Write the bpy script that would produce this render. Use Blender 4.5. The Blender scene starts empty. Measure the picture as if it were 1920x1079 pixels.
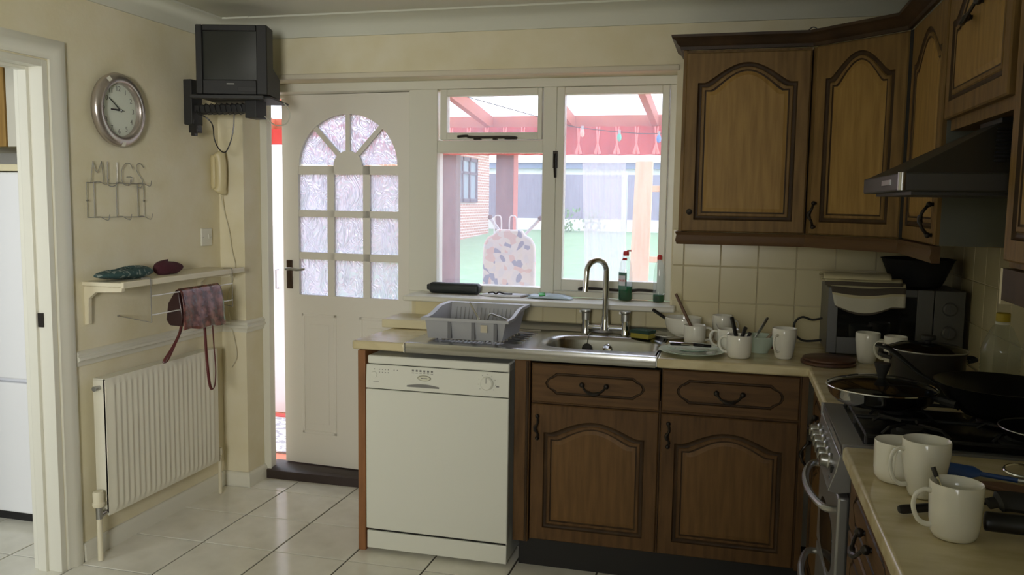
import bpy, math, random
from mathutils import Matrix, Vector
random.seed(4)
R = math.radians
PI = math.pi
sc = bpy.context.scene
col = sc.collection

# ------------------------------------------------------------------ camera
F, YAW, PITCH, ROLL, H = 1599.0, .2552, .1009, .0144, 1.4966
cam = bpy.data.cameras.new('camera')
cam.sensor_fit = 'HORIZONTAL'; cam.sensor_width = 36; cam.lens = F / 1920 * 36
cam.clip_start = .05; cam.clip_end = 200
camo = bpy.data.objects.new('camera', cam); col.objects.link(camo)
camo.matrix_world = (Matrix.Translation((0, 0, H)) @ Matrix.Rotation(YAW, 4, 'Z') @
                     Matrix.Rotation(PI / 2 - PITCH, 4, 'X') @ Matrix.Rotation(ROLL, 4, 'Z'))
sc.camera = camo

# ------------------------------------------------------------------ world, daylight, exposure
w = bpy.data.worlds.new('sky'); sc.world = w; w.use_nodes = True
bg = w.node_tree.nodes['Background']
bg.inputs[0].default_value = (.86, .92, 1, 1); bg.inputs[1].default_value = 6
sc.view_settings.view_transform = 'Standard'; sc.view_settings.look = 'None'
sc.view_settings.gamma = 1; sc.view_settings.use_curve_mapping = False
sc.view_settings.exposure = -.35
sc.cycles.max_bounces = 10; sc.cycles.diffuse_bounces = 6; sc.cycles.transparent_max_bounces = 16
sc.cycles.sample_clamp_indirect = 6; sc.cycles.caustics_refractive = False; sc.cycles.caustics_reflective = False
sc.cycles.use_denoising = True


def area(name, loc, rot, sx, sy, power, colr, portal=False):
    l = bpy.data.lights.new(name, 'AREA'); l.shape = 'RECTANGLE'; l.size = sx; l.size_y = sy
    l.energy = power; l.color = colr
    o = bpy.data.objects.new(name, l); col.objects.link(o); o.location = loc; o.rotation_euler = rot
    if portal: l.cycles.is_portal = True
    return o


area('window_portal', (-1.35, 4.13, 1.2), (R(-90), 0, 0), 2.2, 2.1, 1, (1, 1, 1), True)
# fill lamp added behind the camera, and daylight of the window of the side room
rear_fill = area('rear_fill_lamp', (-.35, -1.6, 1.6), (R(88), 0, R(30)), .8, .8, 34, (1, .97, .9)); rear_fill.data.spread = R(84)
area('side_room_daylight', (-3.3, .35, 1.5), (R(78), 0, 0), 1.2, 1.2, 30, (.86, .92, 1))

# ------------------------------------------------------------------ materials
MATS = {}


def mat(name, base=(.8, .8, .8), rough=.5, metal=0, noise=None, bump=None, spec=.5, coat=0, sheen=0, trans=0, alpha=1):
    """noise=(scale,(sx,sy,sz),colour2,lo,hi)  bump=(scale,strength,(sx,sy,sz))"""
    if name in MATS: return MATS[name]
    m = bpy.data.materials.new(name); m.use_nodes = True
    nt = m.node_tree; b = nt.nodes['Principled BSDF']
    b.inputs['Base Color'].default_value = (*base, 1); b.inputs['Roughness'].default_value = rough
    b.inputs['Metallic'].default_value = metal; b.inputs['Specular IOR Level'].default_value = spec
    b.inputs['Coat Weight'].default_value = coat; b.inputs['Sheen Weight'].default_value = sheen
    b.inputs['Transmission Weight'].default_value = trans
    tc = nt.nodes.new('ShaderNodeTexCoord')

    def tex(scale, st):
        mp = nt.nodes.new('ShaderNodeMapping'); mp.inputs['Scale'].default_value = st
        nt.links.new(tc.outputs['Object'], mp.inputs[0])
        n = nt.nodes.new('ShaderNodeTexNoise'); n.inputs['Scale'].default_value = scale; n.inputs['Detail'].default_value = 5
        nt.links.new(mp.outputs[0], n.inputs['Vector']); return n
    if noise:
        s, st, c2, lo, hi = noise
        n = tex(s, st); rp = nt.nodes.new('ShaderNodeValToRGB')
        rp.color_ramp.elements[0].position = lo; rp.color_ramp.elements[1].position = hi
        rp.color_ramp.elements[0].color = (*base, 1); rp.color_ramp.elements[1].color = (*c2, 1)
        nt.links.new(n.outputs['Fac'], rp.inputs[0]); nt.links.new(rp.outputs[0], b.inputs['Base Color'])
    if bump:
        s, k, st = bump
        n = tex(s, st); bm = nt.nodes.new('ShaderNodeBump'); bm.inputs['Strength'].default_value = k; bm.inputs['Distance'].default_value = .004
        nt.links.new(n.outputs['Fac'], bm.inputs['Height']); nt.links.new(bm.outputs[0], b.inputs['Normal'])
    MATS[name] = m
    return m


def glassy(name, kind):
    m = bpy.data.materials.new(name); m.use_nodes = True; nt = m.node_tree
    nt.nodes.remove(nt.nodes['Principled BSDF']); out = nt.nodes['Material Output']
    N = nt.nodes.new; L = nt.links.new

    def mix(f, a, b):
        x = N('ShaderNodeMixShader')
        if isinstance(f, (int, float)): x.inputs[0].default_value = f
        else: L(f, x.inputs[0])
        L(a, x.inputs[1]); L(b, x.inputs[2]); return x.outputs[0]
    tr = N('ShaderNodeBsdfTransparent'); gl = N('ShaderNodeBsdfGlossy'); gl.inputs['Roughness'].default_value = .03
    tl = N('ShaderNodeBsdfTranslucent')
    lw = N('ShaderNodeLayerWeight'); lw.inputs[0].default_value = .5
    pw = N('ShaderNodeMath'); pw.operation = 'POWER'; pw.inputs[1].default_value = 4; L(lw.outputs['Facing'], pw.inputs[0])
    fr = N('ShaderNodeMath'); fr.operation = 'MULTIPLY_ADD'; fr.inputs[1].default_value = .55; fr.inputs[2].default_value = .04; L(pw.outputs[0], fr.inputs[0])
    if kind == 'clear':          # window glass, veiling glare mixed in as a translucent lavender tint
        tr.inputs[0].default_value = (.93, .94, .96, 1); tl.inputs[0].default_value = (.80, .76, .92, 1)
        s = mix(.13, tr.outputs[0], tl.outputs[0]); s = mix(fr.outputs[0], s, gl.outputs[0])
    elif kind == 'obscure':      # wavy obscured glass
        tc = N('ShaderNodeTexCoord'); n = N('ShaderNodeTexNoise'); n.inputs['Scale'].default_value = 9; n.inputs['Detail'].default_value = 1.5
        n.inputs['Distortion'].default_value = 1.6
        mp = N('ShaderNodeMapping'); mp.inputs['Scale'].default_value = (1.5, 1, .8); L(tc.outputs['Object'], mp.inputs[0]); L(mp.outputs[0], n.inputs[0])
        w_ = N('ShaderNodeMath'); w_.operation = 'MULTIPLY'; w_.inputs[1].default_value = 55; L(n.outputs['Fac'], w_.inputs[0])
        sn = N('ShaderNodeMath'); sn.operation = 'SINE'; L(w_.outputs[0], sn.inputs[0])
        bm = N('ShaderNodeBump'); bm.inputs['Strength'].default_value = .8; bm.inputs['Distance'].default_value = .004; L(sn.outputs[0], bm.inputs['Height'])
        rf = N('ShaderNodeBsdfRefraction'); rf.inputs['IOR'].default_value = 1.3; rf.inputs['Roughness'].default_value = .05
        rf.inputs['Color'].default_value = (.93, .93, .98, 1)
        L(bm.outputs[0], rf.inputs['Normal']); L(bm.outputs[0], gl.inputs['Normal'])
        tl.inputs[0].default_value = (.74, .76, .90, 1)
        s = mix(.42, rf.outputs[0], tl.outputs[0]); s = mix(.15, s, tr.outputs[0]); s = mix(.06, s, gl.outputs[0])
    elif kind == 'sheer':
        d = N('ShaderNodeBsdfDiffuse'); d.inputs[0].default_value = (.75, .75, .8, 1); tl.inputs[0].default_value = (.55, .55, .6, 1)
        s = mix(.5, d.outputs[0], tl.outputs[0]); s = mix(.6, tr.outputs[0], s)
    elif kind == 'roof':         # milky polycarbonate sheet
        tl.inputs[0].default_value = (.93, .94, .97, 1); tr.inputs[0].default_value = (.9, .92, .95, 1)
        s = mix(.65, tr.outputs[0], tl.outputs[0])
    elif kind == 'bottle':
        tr.inputs[0].default_value = (.93, .96, .95, 1); tl.inputs[0].default_value = (.9, .95, .95, 1)
        s = mix(.15, tr.outputs[0], tl.outputs[0]); s = mix(fr.outputs[0], s, gl.outputs[0])
    elif kind == 'liquid':
        tr.inputs[0].default_value = (.0, .26, .12, 1); tl.inputs[0].default_value = (.0, .42, .2, 1)
        s = mix(.5, tr.outputs[0], tl.outputs[0]); s = mix(.06, s, gl.outputs[0])
    elif kind == 'oil':
        tr.inputs[0].default_value = (.62, .6, .12, 1); tl.inputs[0].default_value = (.6, .55, .1, 1)
        s = mix(.4, tr.outputs[0], tl.outputs[0]); s = mix(.06, s, gl.outputs[0])
    elif kind == 'lid':
        tr.inputs[0].default_value = (.35, .36, .36, 1); s = mix(fr.outputs[0], tr.outputs[0], gl.outputs[0]); s = mix(.08, s, gl.outputs[0])
    elif kind == 'valance':
        d = N('ShaderNodeBsdfDiffuse'); d.inputs[0].default_value = (.52, .07, .06, 1); tl.inputs[0].default_value = (.60, .09, .08, 1)
        s = mix(.3, d.outputs[0], tl.outputs[0])
    L(s, out.inputs[0]); MATS[name] = m; return m


def bricks(name, c1, c2, mortar, scale, w_=.225, h_=.075, axis='Y'):
    m = bpy.data.materials.new(name); m.use_nodes = True; nt = m.node_tree; b = nt.nodes['Principled BSDF']
    tc = nt.nodes.new('ShaderNodeTexCoord'); sp = nt.nodes.new('ShaderNodeSeparateXYZ'); cb = nt.nodes.new('ShaderNodeCombineXYZ')
    nt.links.new(tc.outputs['Object'], sp.inputs[0]); nt.links.new(sp.outputs[axis], cb.inputs[0]); nt.links.new(sp.outputs['Z'], cb.inputs[1])
    t = nt.nodes.new('ShaderNodeTexBrick'); nt.links.new(cb.outputs[0], t.inputs[0])
    t.inputs['Color1'].default_value = (*c1, 1); t.inputs['Color2'].default_value = (*c2, 1); t.inputs['Mortar'].default_value = (*mortar, 1)
    t.inputs['Scale'].default_value = 1; t.inputs['Brick Width'].default_value = w_; t.inputs['Row Height'].default_value = h_; t.inputs['Mortar Size'].default_value = .012
    nt.links.new(t.outputs[0], b.inputs['Base Color']); b.inputs['Roughness'].default_value = .9
    MATS[name] = m; return m


WALL = mat('wallpaper', (.72, .66, .46), .75, noise=(7, (1, 1, 1), (.77, .72, .55), .35, .7), bump=(60, .15, (1, 1, 1)))
CEIL = mat('ceiling_paint', (.66, .67, .58), .8, bump=(30, .1, (1, 1, 1)))
GLOSS = mat('white_gloss_paint', (.72, .71, .62), .32, bump=(18, .04, (1, 1, 1)))
DOORW = mat('door_paint', (.74, .71, .63), .4, bump=(14, .06, (1, 1, 1)))
TILEF = mat('floor_tile', (.84, .82, .73), .12, noise=(6, (1, 1, 1), (.68, .66, .57), .35, .75), bump=(9, .03, (1, 1, 1)))
GROUT = mat('floor_grout', (.07, .06, .05), .9)
TILEW = mat('wall_tile', (.68, .61, .38), .2, noise=(3, (1, 1, 1), (.64, .57, .35), .4, .7))
GROUTW = mat('wall_grout', (.62, .56, .38), .9)
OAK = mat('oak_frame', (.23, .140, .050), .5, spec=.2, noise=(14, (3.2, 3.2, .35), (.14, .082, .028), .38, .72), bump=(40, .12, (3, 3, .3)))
OAKH = mat('oak_across_shaded', (.13, .070, .028), .5, spec=.2, noise=(14, (.35, .35, 3.2), (.075, .040, .016), .38, .72), bump=(40, .12, (.3, .3, 3)))  # drawer-front oak, darkened like the other base-unit copies
OAKB = mat('oak_frame_shaded', (.13, .070, .028), .5, spec=.2, noise=(14, (3.2, 3.2, .35), (.075, .040, .016), .38, .72), bump=(40, .12, (3, 3, .3)))  # same oak as the wall units, weaker light on base units painted in
OAKBP = mat('oak_panel_shaded', (.17, .093, .034), .5, spec=.2, noise=(16, (3.2, 3.2, .3), (.11, .060, .022), .35, .75), bump=(50, .08, (3, 3, .3)))
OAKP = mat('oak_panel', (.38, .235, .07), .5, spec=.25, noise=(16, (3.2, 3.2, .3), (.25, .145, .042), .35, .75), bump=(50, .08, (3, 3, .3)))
OAKD = mat('oak_dark_stain', (.040, .023, .011), .5, spec=.2, noise=(20, (1, 1, .3), (.075, .043, .019), .4, .8))
OAKR = mat('pine_edge', (.30, .13, .05), .5, noise=(12, (3, 3, .4), (.20, .085, .03), .4, .7))
DARK = mat('dark_void', (.012, .011, .01), .8)
WORK = mat('worktop_laminate', (.66, .58, .37), .26, noise=(7, (1, 2.2, 2), (.48, .40, .22), .42, .75), bump=(40, .03, (1, 1, 1)))
STEEL = mat('stainless_steel', (.52, .52, .50), .24, 1, bump=(60, .05, (.2, 4, 4)))
CHROME = mat('chrome', (.72, .73, .74), .08, 1)
BRUSH = mat('brushed_metal', (.45, .45, .43), .35, 1)
IRON = mat('dark_iron', (.035, .03, .026), .35, .7)
BLACK = mat('black_plastic', (.014, .014, .015), .35)
BLACKM = mat('black_matt', (.02, .02, .02), .6)
NONSTK = mat('non_stick', (.012, .012, .012), .3, .2)
SCREEN = mat('tv_glass', (.022, .024, .020), .35, spec=.4)
TVP = mat('tv_plastic', (.007, .007, .007), .55, bump=(150, .05, (1, 1, 1)))
CERAM = mat('white_ceramic', (.80, .79, .71), .14, coat=.3)
GREENC = mat('pale_green_ceramic', (.55, .66, .56), .14, coat=.3)
APPL = mat('appliance_white', (.76, .77, .70), .3)
GREY = mat('grey_plastic', (.42, .43, .45), .4)
PRINT = mat('print_grey', (.20, .20, .19), .6)
ENAM = mat('radiator_enamel', (.76, .74, .62), .35)
FRIDGE = mat('fridge_white', (.82, .83, .86), .22)
CREAM = mat('cream_board', (.68, .62, .42), .4)
YELLOWED = mat('yellowed_plastic', (.60, .52, .30), .4)
REDP = mat('beam_red', (.38, .09, .045), .6, noise=(6, (1, 1, 1), (.46, .13, .07), .35, .7))
POST = mat('post_brown', (.10, .055, .045), .7, noise=(9, (2, 2, .4), (.16, .09, .075), .35, .7))
POSTR = mat('post_red', (.42, .10, .06), .7)
GRASS = mat('grass', (.15, .28, .15), .95, noise=(3, (1, 1, 1), (.20, .33, .19), .35, .7), bump=(40, .6, (1, 1, 1)))
FENCE = mat('fence_blue', (.22, .23, .31), .85, noise=(4, (6, 1, .4), (.28, .29, .37), .35, .7))
CONC = mat('concrete', (.5, .52, .56), .9)
RENDERW = mat('white_render', (.8, .8, .8), .9)
SLATE = mat('slate_blue', (.16, .22, .32), .8)
TERRA = mat('terracotta', (.50, .16, .09), .7)
PINE = mat('new_pine', (.72, .54, .36), .6, noise=(8, (4, 4, .4), (.64, .45, .28), .4, .7))
BRICKM = bricks('brick_house', (.38, .17, .12), (.46, .23, .17), (.55, .50, .46), 1)
for k in ('clear', 'obscure', 'sheer', 'roof', 'bottle', 'liquid', 'oil', 'lid', 'valance'): glassy('glass_' + k, k)
MATS['cord_white'] = mat('cord_white', (.6, .56, .42), .5)


# ------------------------------------------------------------------ mesh builder
class MB:
    def __init__(s): s.v = []; s.f = []; s.m = []; s.mi = 0

    def add(s, vs, fs):
        b = len(s.v); s.v += [tuple(p) for p in vs]; s.f += [tuple(b + i for i in f) for f in fs]; s.m += [s.mi] * len(fs); return s

    def box(s, x0, x1, y0, y1, z0, z1, M=None):
        vs = [(x0, y0, z0), (x1, y0, z0), (x1, y1, z0), (x0, y1, z0), (x0, y0, z1), (x1, y0, z1), (x1, y1, z1), (x0, y1, z1)]
        if M is not None: vs = [tuple(M @ Vector(p)) for p in vs]
        return s.add(vs, [(3, 2, 1, 0), (4, 5, 6, 7), (0, 1, 5, 4), (1, 2, 6, 5), (2, 3, 7, 6), (3, 0, 4, 7)])

    def prism(s, pts, d):
        """pts: planar 3D loop, d: extrusion vector"""
        n = len(pts); d = Vector(d); a = [Vector(p) for p in pts]; b = [p + d for p in a]
        s.add(a + b, [tuple(range(n - 1, -1, -1)), tuple(range(n, 2 * n))] + [(i, (i + 1) % n, n + (i + 1) % n, n + i) for i in range(n)])
        return s

    def tube(s, path, r, seg=8, closed=False, flat=1.0):
        P = [Vector(p) for p in path]; n = len(P)
        rs = r if isinstance(r, (list, tuple)) else [r] * n
        T = []
        for i in range(n):
            a = P[(i - 1) % n] if (closed or i) else P[i]; b = P[(i + 1) % n] if (closed or i < n - 1) else P[i]
            T.append((b - a).normalized())
        u = T[0].orthogonal().normalized(); rings = []
        for i in range(n):
            u = (u - T[i] * u.dot(T[i])); u = u.normalized() if u.length > 1e-6 else T[i].orthogonal().normalized()
            v = T[i].cross(u)
            rings += [P[i] + (u * math.cos(2 * PI * k / seg) + v * math.sin(2 * PI * k / seg) * flat) * rs[i] for k in range(seg)]
        fs = []
        for i in range(n if closed else n - 1):
            j = (i + 1) % n
            for k in range(seg):
                fs.append((i * seg + k, i * seg + (k + 1) % seg, j * seg + (k + 1) % seg, j * seg + k))
        if not closed: fs += [tuple(range(seg - 1, -1, -1)), tuple((n - 1) * seg + k for k in range(seg))]
        return s.add(rings, fs)

    def lathe(s, prof, seg=28, c=(0, 0, 0), M=None, a0=0, a1=2 * PI, cap=True):
        vs = []; full = abs(a1 - a0 - 2 * PI) < 1e-6; ns = seg if full else seg + 1
        for r, z in prof:
            for k in range(ns):
                a = a0 + (a1 - a0) * k / seg
                p = Vector((r * math.cos(a), r * math.sin(a), z))
                if M is not None: p = M @ p
                vs.append((p.x + c[0], p.y + c[1], p.z + c[2]))
        fs = []
        for i in range(len(prof) - 1):
            for k in range(seg):
                k2 = (k + 1) % ns
                fs.append((i * ns + k, i * ns + k2, (i + 1) * ns + k2, (i + 1) * ns + k))
        if full:
            if prof[0][0] > 1e-5: fs.append(tuple(range(ns - 1, -1, -1)))
            if prof[-1][0] > 1e-5 and cap: fs.append(tuple((len(prof) - 1) * ns + k for k in range(ns)))
        return s.add(vs, fs)

    def ball(s, c, r, seg=12, sc_=(1, 1, 1)):
        n = seg // 2
        M = Matrix.Diagonal((*sc_, 1))
        return s.lathe([(max(1e-6, r * math.sin(PI * i / n)), -r * math.cos(PI * i / n)) for i in range(n + 1)], seg, c, M)

    def grid(s, fn, nu, nv):
        vs = [fn(i / nu, j / nv) for j in range(nv + 1) for i in range(nu + 1)]
        return s.add(vs, [(j * (nu + 1) + i, j * (nu + 1) + i + 1, (j + 1) * (nu + 1) + i + 1, (j + 1) * (nu + 1) + i) for j in range(nv) for i in range(nu)])

    def sweep(s, prof, path, up=(0, 0, 1)):
        """prof: closed [(out, z)], path: list of (x, y); out is to the right-hand side of travel, mitred"""
        P = [Vector((x, y)) for x, y in path]; n = len(P); rings = []
        for i in range(n):
            d0 = (P[i] - P[i - 1]).normalized() if i else (P[1] - P[0]).normalized()
            d1 = (P[i + 1] - P[i]).normalized() if i < n - 1 else d0
            n0 = Vector((d0.y, -d0.x)); n1 = Vector((d1.y, -d1.x)); m = (n0 + n1)
            m = m / (m.dot(n0)) if m.length > 1e-6 else n0
            rings += [(P[i].x + m.x * o, P[i].y + m.y * o, z) for o, z in prof]
        k = len(prof)
        fs = [(i * k + j, i * k + (j + 1) % k, (i + 1) * k + (j + 1) % k, (i + 1) * k + j) for i in range(n - 1) for j in range(k)]
        fs += [tuple(range(k - 1, -1, -1)), tuple((n - 1) * k + j for j in range(k))]
        return s.add(rings, fs)


def fixn(me):
    import bmesh
    b = bmesh.new(); b.from_mesh(me); bmesh.ops.recalc_face_normals(b, faces=b.faces); b.to_mesh(me); b.free()


def obj(name, mb, mats, parent=None, world=True, smooth=35, bevel=0, kind=None, seg=2):
    me = bpy.data.meshes.new(name); me.from_pydata([tuple(p) for p in mb.v], [], mb.f)
    if not isinstance(mats, (list, tuple)): mats = [mats]
    for m in mats: me.materials.append(MATS[m] if isinstance(m, str) else m)
    if len(mats) > 1:
        for p, i in zip(me.polygons, mb.m): p.material_index = i
    fixn(me)
    if smooth:
        me.shade_smooth(); me.set_sharp_from_angle(angle=R(smooth))
    o = bpy.data.objects.new(name, me); col.objects.link(o)
    if bevel:
        b = o.modifiers.new('bevel', 'BEVEL'); b.width = bevel; b.segments = seg; b.limit_method = 'ANGLE'; b.angle_limit = R(40)
    if parent:
        o.parent = parent
        if world: o.matrix_parent_inverse = parent.matrix_basis.inverted()
    if kind: o['kind'] = kind
    return o


def tag(o, label, cat, group=None):
    o['label'] = label; o['category'] = cat
    if group: o['group'] = group
    return o


def thing(name, label, cat, loc=(0, 0, 0), rz=0, group=None):
    o = bpy.data.objects.new(name, None); col.objects.link(o); o.empty_display_size = .05
    o.matrix_basis = Matrix.Translation(loc) @ Matrix.Rotation(rz, 4, 'Z')
    return tag(o, label, cat, group)


def sroot(name, loc=(0, 0, 0), rz=0):
    o = bpy.data.objects.new(name, None); col.objects.link(o); o.empty_display_size = .05
    o.matrix_basis = Matrix.Translation(loc) @ Matrix.Rotation(rz, 4, 'Z'); o['kind'] = 'structure'
    return o


def struct(name, mb, m, parent=None, **k):
    return obj(name, mb, m, parent, kind=None if parent else 'structure', **k)


def boxo(*a): return MB().box(*a)


def clone(o, loc, parent, rot=None):
    c = o.copy(); col.objects.link(c); c.parent = parent; c.matrix_parent_inverse = Matrix.Identity(4)
    c.location = loc
    if rot: c.rotation_euler = rot
    return c


def spline(pts, n=6):
    P = [Vector(p) for p in pts]; out = []
    for i in range(len(P) - 1):
        a = P[max(i - 1, 0)]; b = P[i]; c = P[i + 1]; d = P[min(i + 2, len(P) - 1)]
        for k in range(n):
            t = k / n
            out.append(.5 * ((2 * b) + (c - a) * t + (2 * a - 5 * b + 4 * c - d) * t * t + (3 * b - a - 3 * c + d) * t ** 3))
    out.append(P[-1]); return out


def text_mesh(body, size, M, m, parent, name='lettering'):
    c = bpy.data.curves.new('t', 'FONT'); c.body = body; c.size = size; c.align_x = 'CENTER'; c.align_y = 'CENTER'; c.extrude = .0002; c.resolution_u = 3
    t = bpy.data.objects.new('t', c); dg = bpy.context.evaluated_depsgraph_get()
    col.objects.link(t); dg.update()
    me = bpy.data.meshes.new_from_object(t.evaluated_get(dg)); me.name = name
    bpy.data.objects.remove(t); bpy.data.curves.remove(c)
    me.transform(M); me.materials.clear(); me.materials.append(MATS[m] if isinstance(m, str) else m)
    o = bpy.data.objects.new(name, me); col.objects.link(o); o.parent = parent
    if parent: o.matrix_parent_inverse = parent.matrix_basis.inverted()
    return o


XL, XP, YP, YB, XR, ZC = -2.54, -2.40, 3.83, 3.836, .875, 2.36

# ------------------------------------------------------------------ room shell
fl = struct('floor', boxo(-4.6, .95, -1.75, 4.06, -.06, -.004), GROUT)


def tile_mesh(a, b, t, c, nm, m):
    """tile of size a x b lying in XY, chamfer c"""
    g = MB(); z0, z1 = 0, t
    vs = [(0, 0, z0), (a, 0, z0), (a, b, z0), (0, b, z0), (0, 0, z1 - c), (a, 0, z1 - c), (a, b, z1 - c), (0, b, z1 - c),
          (c, c, z1), (a - c, c, z1), (a - c, b - c, z1), (c, b - c, z1)]
    fs = [(0, 1, 5, 4), (1, 2, 6, 5), (2, 3, 7, 6), (3, 0, 4, 7), (4, 5, 9, 8), (5, 6, 10, 9), (6, 7, 11, 10), (7, 4, 8, 11), (8, 9, 10, 11)]
    g.add(vs, fs); me = bpy.data.meshes.new(nm); me.from_pydata(g.v, [], g.f); me.materials.append(m); fixn(me); return me


T = .34
tm = tile_mesh(T - .0075, T - .0075, .008, .0012, 'tile', TILEF)
cut = {}
for i in range(-6, 8):
    for j in range(-1, 16):
        x = -2.19 + i * T + .003; y = 3.811 - (j + 1) * T + .003
        xx1, yy1 = min(x + T - .0075, .30), min(y + T - .0075, 3.985)
        if x > .2 or yy1 < -1.6: continue
        key = (round(xx1 - x, 3), round(yy1 - y, 3))
        if key == (round(T - .0075, 3),) * 2: me = tm
        else:
            if key not in cut: cut[key] = tile_mesh(key[0], key[1], .008, .0012, 'tile', TILEF)
            me = cut[key]
        o = bpy.data.objects.new('tile', me); col.objects.link(o); o.parent = fl; o.location = (x, y, -.008)

struct('ceiling', boxo(-4.6, .95, -1.75, 4.1, ZC, ZC + .08), CEIL)
# left wall with the opening to the side room
g = MB(); g.box(XL - .12, XL, 2.73, 4.07, 0, ZC); g.box(XL - .12, XL, 1.93, 2.73, 2.0, ZC); g.box(XL - .12, XL, -1.7, 1.93, 0, ZC)
struct('wall_left', g, WALL, smooth=0)
struct('wall_left_pier', boxo(XL - .001, XP, YP, 4.07, 0, ZC), WALL, smooth=0)
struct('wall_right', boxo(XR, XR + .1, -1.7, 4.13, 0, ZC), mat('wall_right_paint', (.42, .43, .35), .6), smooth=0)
g = MB(); g.box(XP, XR, YB, 4.13, 2.075, ZC); g.box(-1.50, -.272, YB, 4.13, 0, 1.02); g.box(-.272, XR, YB, 4.13, 0, 2.075)
wb = struct('wall_back', g, WALL, smooth=0)
# rear wall behind the camera, with a small opening added to let in sky light
g = MB(); g.box(-4.6, -.75, -1.8, -1.7, 0, ZC); g.box(.05, .95, -1.8, -1.7, 0, ZC); g.box(-.75, .05, -1.8, -1.7, 2.0, ZC); g.box(-.75, .05, -1.8, -1.7, 0, 1.6)
struct('wall_rear', g, WALL, smooth=0)
g = MB(); g.box(-4.6, -4.5, -1.7, 4.13, 0, ZC); g.box(-4.5, XL - .12, 3.9, 4.0, 0, ZC); g.box(-4.5, XL - .12, -.3, -.2, 0, ZC)
struct('wall_side_room', g, mat('side_wall', (.62, .60, .56), .8), smooth=0)

# cornice (cove)
zc = 2.27
cove = [(0, zc), (.012, zc), (.016, zc + .012), (.03, zc + .04), (.055, zc + .066), (.085, zc + .078), (.10, zc + .082), (.10, ZC), (0, ZC)]
struct('trim_1', MB().sweep(cove, [(XL, -1.6), (XL, YP), (XP, YP), (XP, YB), (XR, YB), (XR, -1.6)]), CEIL)
# the soft edge of the plaster over the window
struct('trim_2', boxo(XP, -.262, YB - .012, YB + .006, 2.072, 2.098), mat('lintel_paint', (.66, .61, .48), .6), bevel=.005)
# dado rail
zd = .838
dado = [(0, zd - .028), (.010, zd - .028), (.012, zd - .012), (.022, zd - .004), (.022, zd + .006), (.014, zd + .012), (.018, zd + .022), (.012, zd + .030), (0, zd + .032)]
struct('trim_3', MB().sweep(dado, [(XL, 2.82), (XL, YP), (XP, YP), (XP, 3.985)]), GLOSS, smooth=50)
sk = [(0, 0), (.018, 0), (.018, .058), (.014, .068), (.008, .074), (0, .075)]
struct('baseboard_left', MB().sweep(sk, [(XL, 2.82), (XL, YP), (XP, YP), (XP, 3.985)]), GLOSS)

# opening to the side room: lining, stop and architrave
op = sroot('door_2', (XL, 2.73, 0))
g = MB(); g.box(XL - .13, XL + .002, 2.705, 2.732, 0, 2.0); g.box(XL - .13, XL + .002, 1.93, 1.955, 0, 2.0); g.box(XL - .13, XL + .002, 1.955, 2.705, 1.975, 2.0)
struct('lining', g, GLOSS, op, bevel=.002)
g = MB(); g.box(XL - .10, XL - .06, 2.692, 2.706, 0, 1.976); g.box(XL - .10, XL - .06, 1.955, 2.692, 1.962, 1.976)
struct('door_stop', g, GLOSS, op, bevel=.002)
arc = [(0, 0), (.075, 0), (.075, .014), (.055, .022), (.03, .018), (.018, .012), (0, .010)]
g = MB()
y0, y1, zt = 2.735, 1.92, 2.005
rings = []
for (yy, zz, sy, sz) in [(y0, 0, 1, 0), (y0, zt, 1, 1), (y1, zt, -1, 1), (y1, 0, -1, 0)]:
    rings.append([(XL + h_, yy + sy * o_, zz + sz * o_) for o_, h_ in arc])
k = len(arc)
g.add([p for r_ in rings for p in r_], [(i * k + j, i * k + (j + 1) % k, (i + 1) * k + (j + 1) % k, (i + 1) * k + j) for i in range(3) for j in range(k)])
struct('architrave', g, GLOSS, op)
struct('latch_plate', boxo(XL - .058, XL - .035, 2.699, 2.705, .985, 1.04), IRON, op)

# ------------------------------------------------------------------ wall tiles
PT = .158; t_ = .004


def wall_tiles(wallroot, spans, frame):
    """spans: (a0,a1,z0,z1) in wall coords; frame(a,z)-> location, rot"""
    lib = {}
    for a0, a1, z0, z1 in spans:
        a0 += t_ / 2; a1 -= t_ / 2; z0 += t_ / 2; z1 -= t_ / 2
        key = (round(a1 - a0, 3), round(z1 - z0, 3))
        if key not in lib: lib[key] = tile_mesh(key[0], key[1], .006, .0015, 'tile', TILEW)
        o = bpy.data.objects.new('tile', lib[key]); col.objects.link(o); o.parent = wallroot
        loc, rot = frame(a0, z0); o.location = loc; o.rotation_euler = rot


struct('grout', boxo(-1.50, XR, YB - .002, YB + .001, .905, 1.386), GROUTW, wb) if False else None
g = MB(); g.box(-1.497, -.262, YB - .002, YB + .001, .9, 1.02); g.box(-.262, XR, YB - .002, YB + .001, .9, 1.386)
struct('grout', g, GROUTW, wb, smooth=0)
sp_ = []
x = -1.481
while x < -.30:
    sp_.append((x, min(x + PT, -.217 - .0), .909, 1.018)); x += PT
x = -.217
sp_.append((-.268, -.217, 1.067, 1.226)); sp_.append((-.268, -.217, 1.226, 1.385))
sp_.append((-.245, -.217, 1.02, 1.067))
while x < XR - .01:
    for z in (.909, 1.067, 1.226): sp_.append((x, min(x + PT, XR - .004), z, z + PT + .0005))
    x += PT
wall_tiles(wb, sp_, lambda a, z: ((a, YB - .002, z), (R(90), 0, 0)))
wr = bpy.data.objects['wall_right']
struct('grout', boxo(XR - .002, XR + .001, 1.2, YB, .9, 1.386), GROUTW, wr, smooth=0)
sp_ = []; a = 0
while a < 2.6:
    for z in (.909, 1.067, 1.226): sp_.append((a, a + PT, z, z + PT + .0005))
    a += PT
wall_tiles(wr, sp_, lambda a, z: ((XR - .002, YB - .004 - a, z), (R(90), 0, R(-90))))

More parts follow.
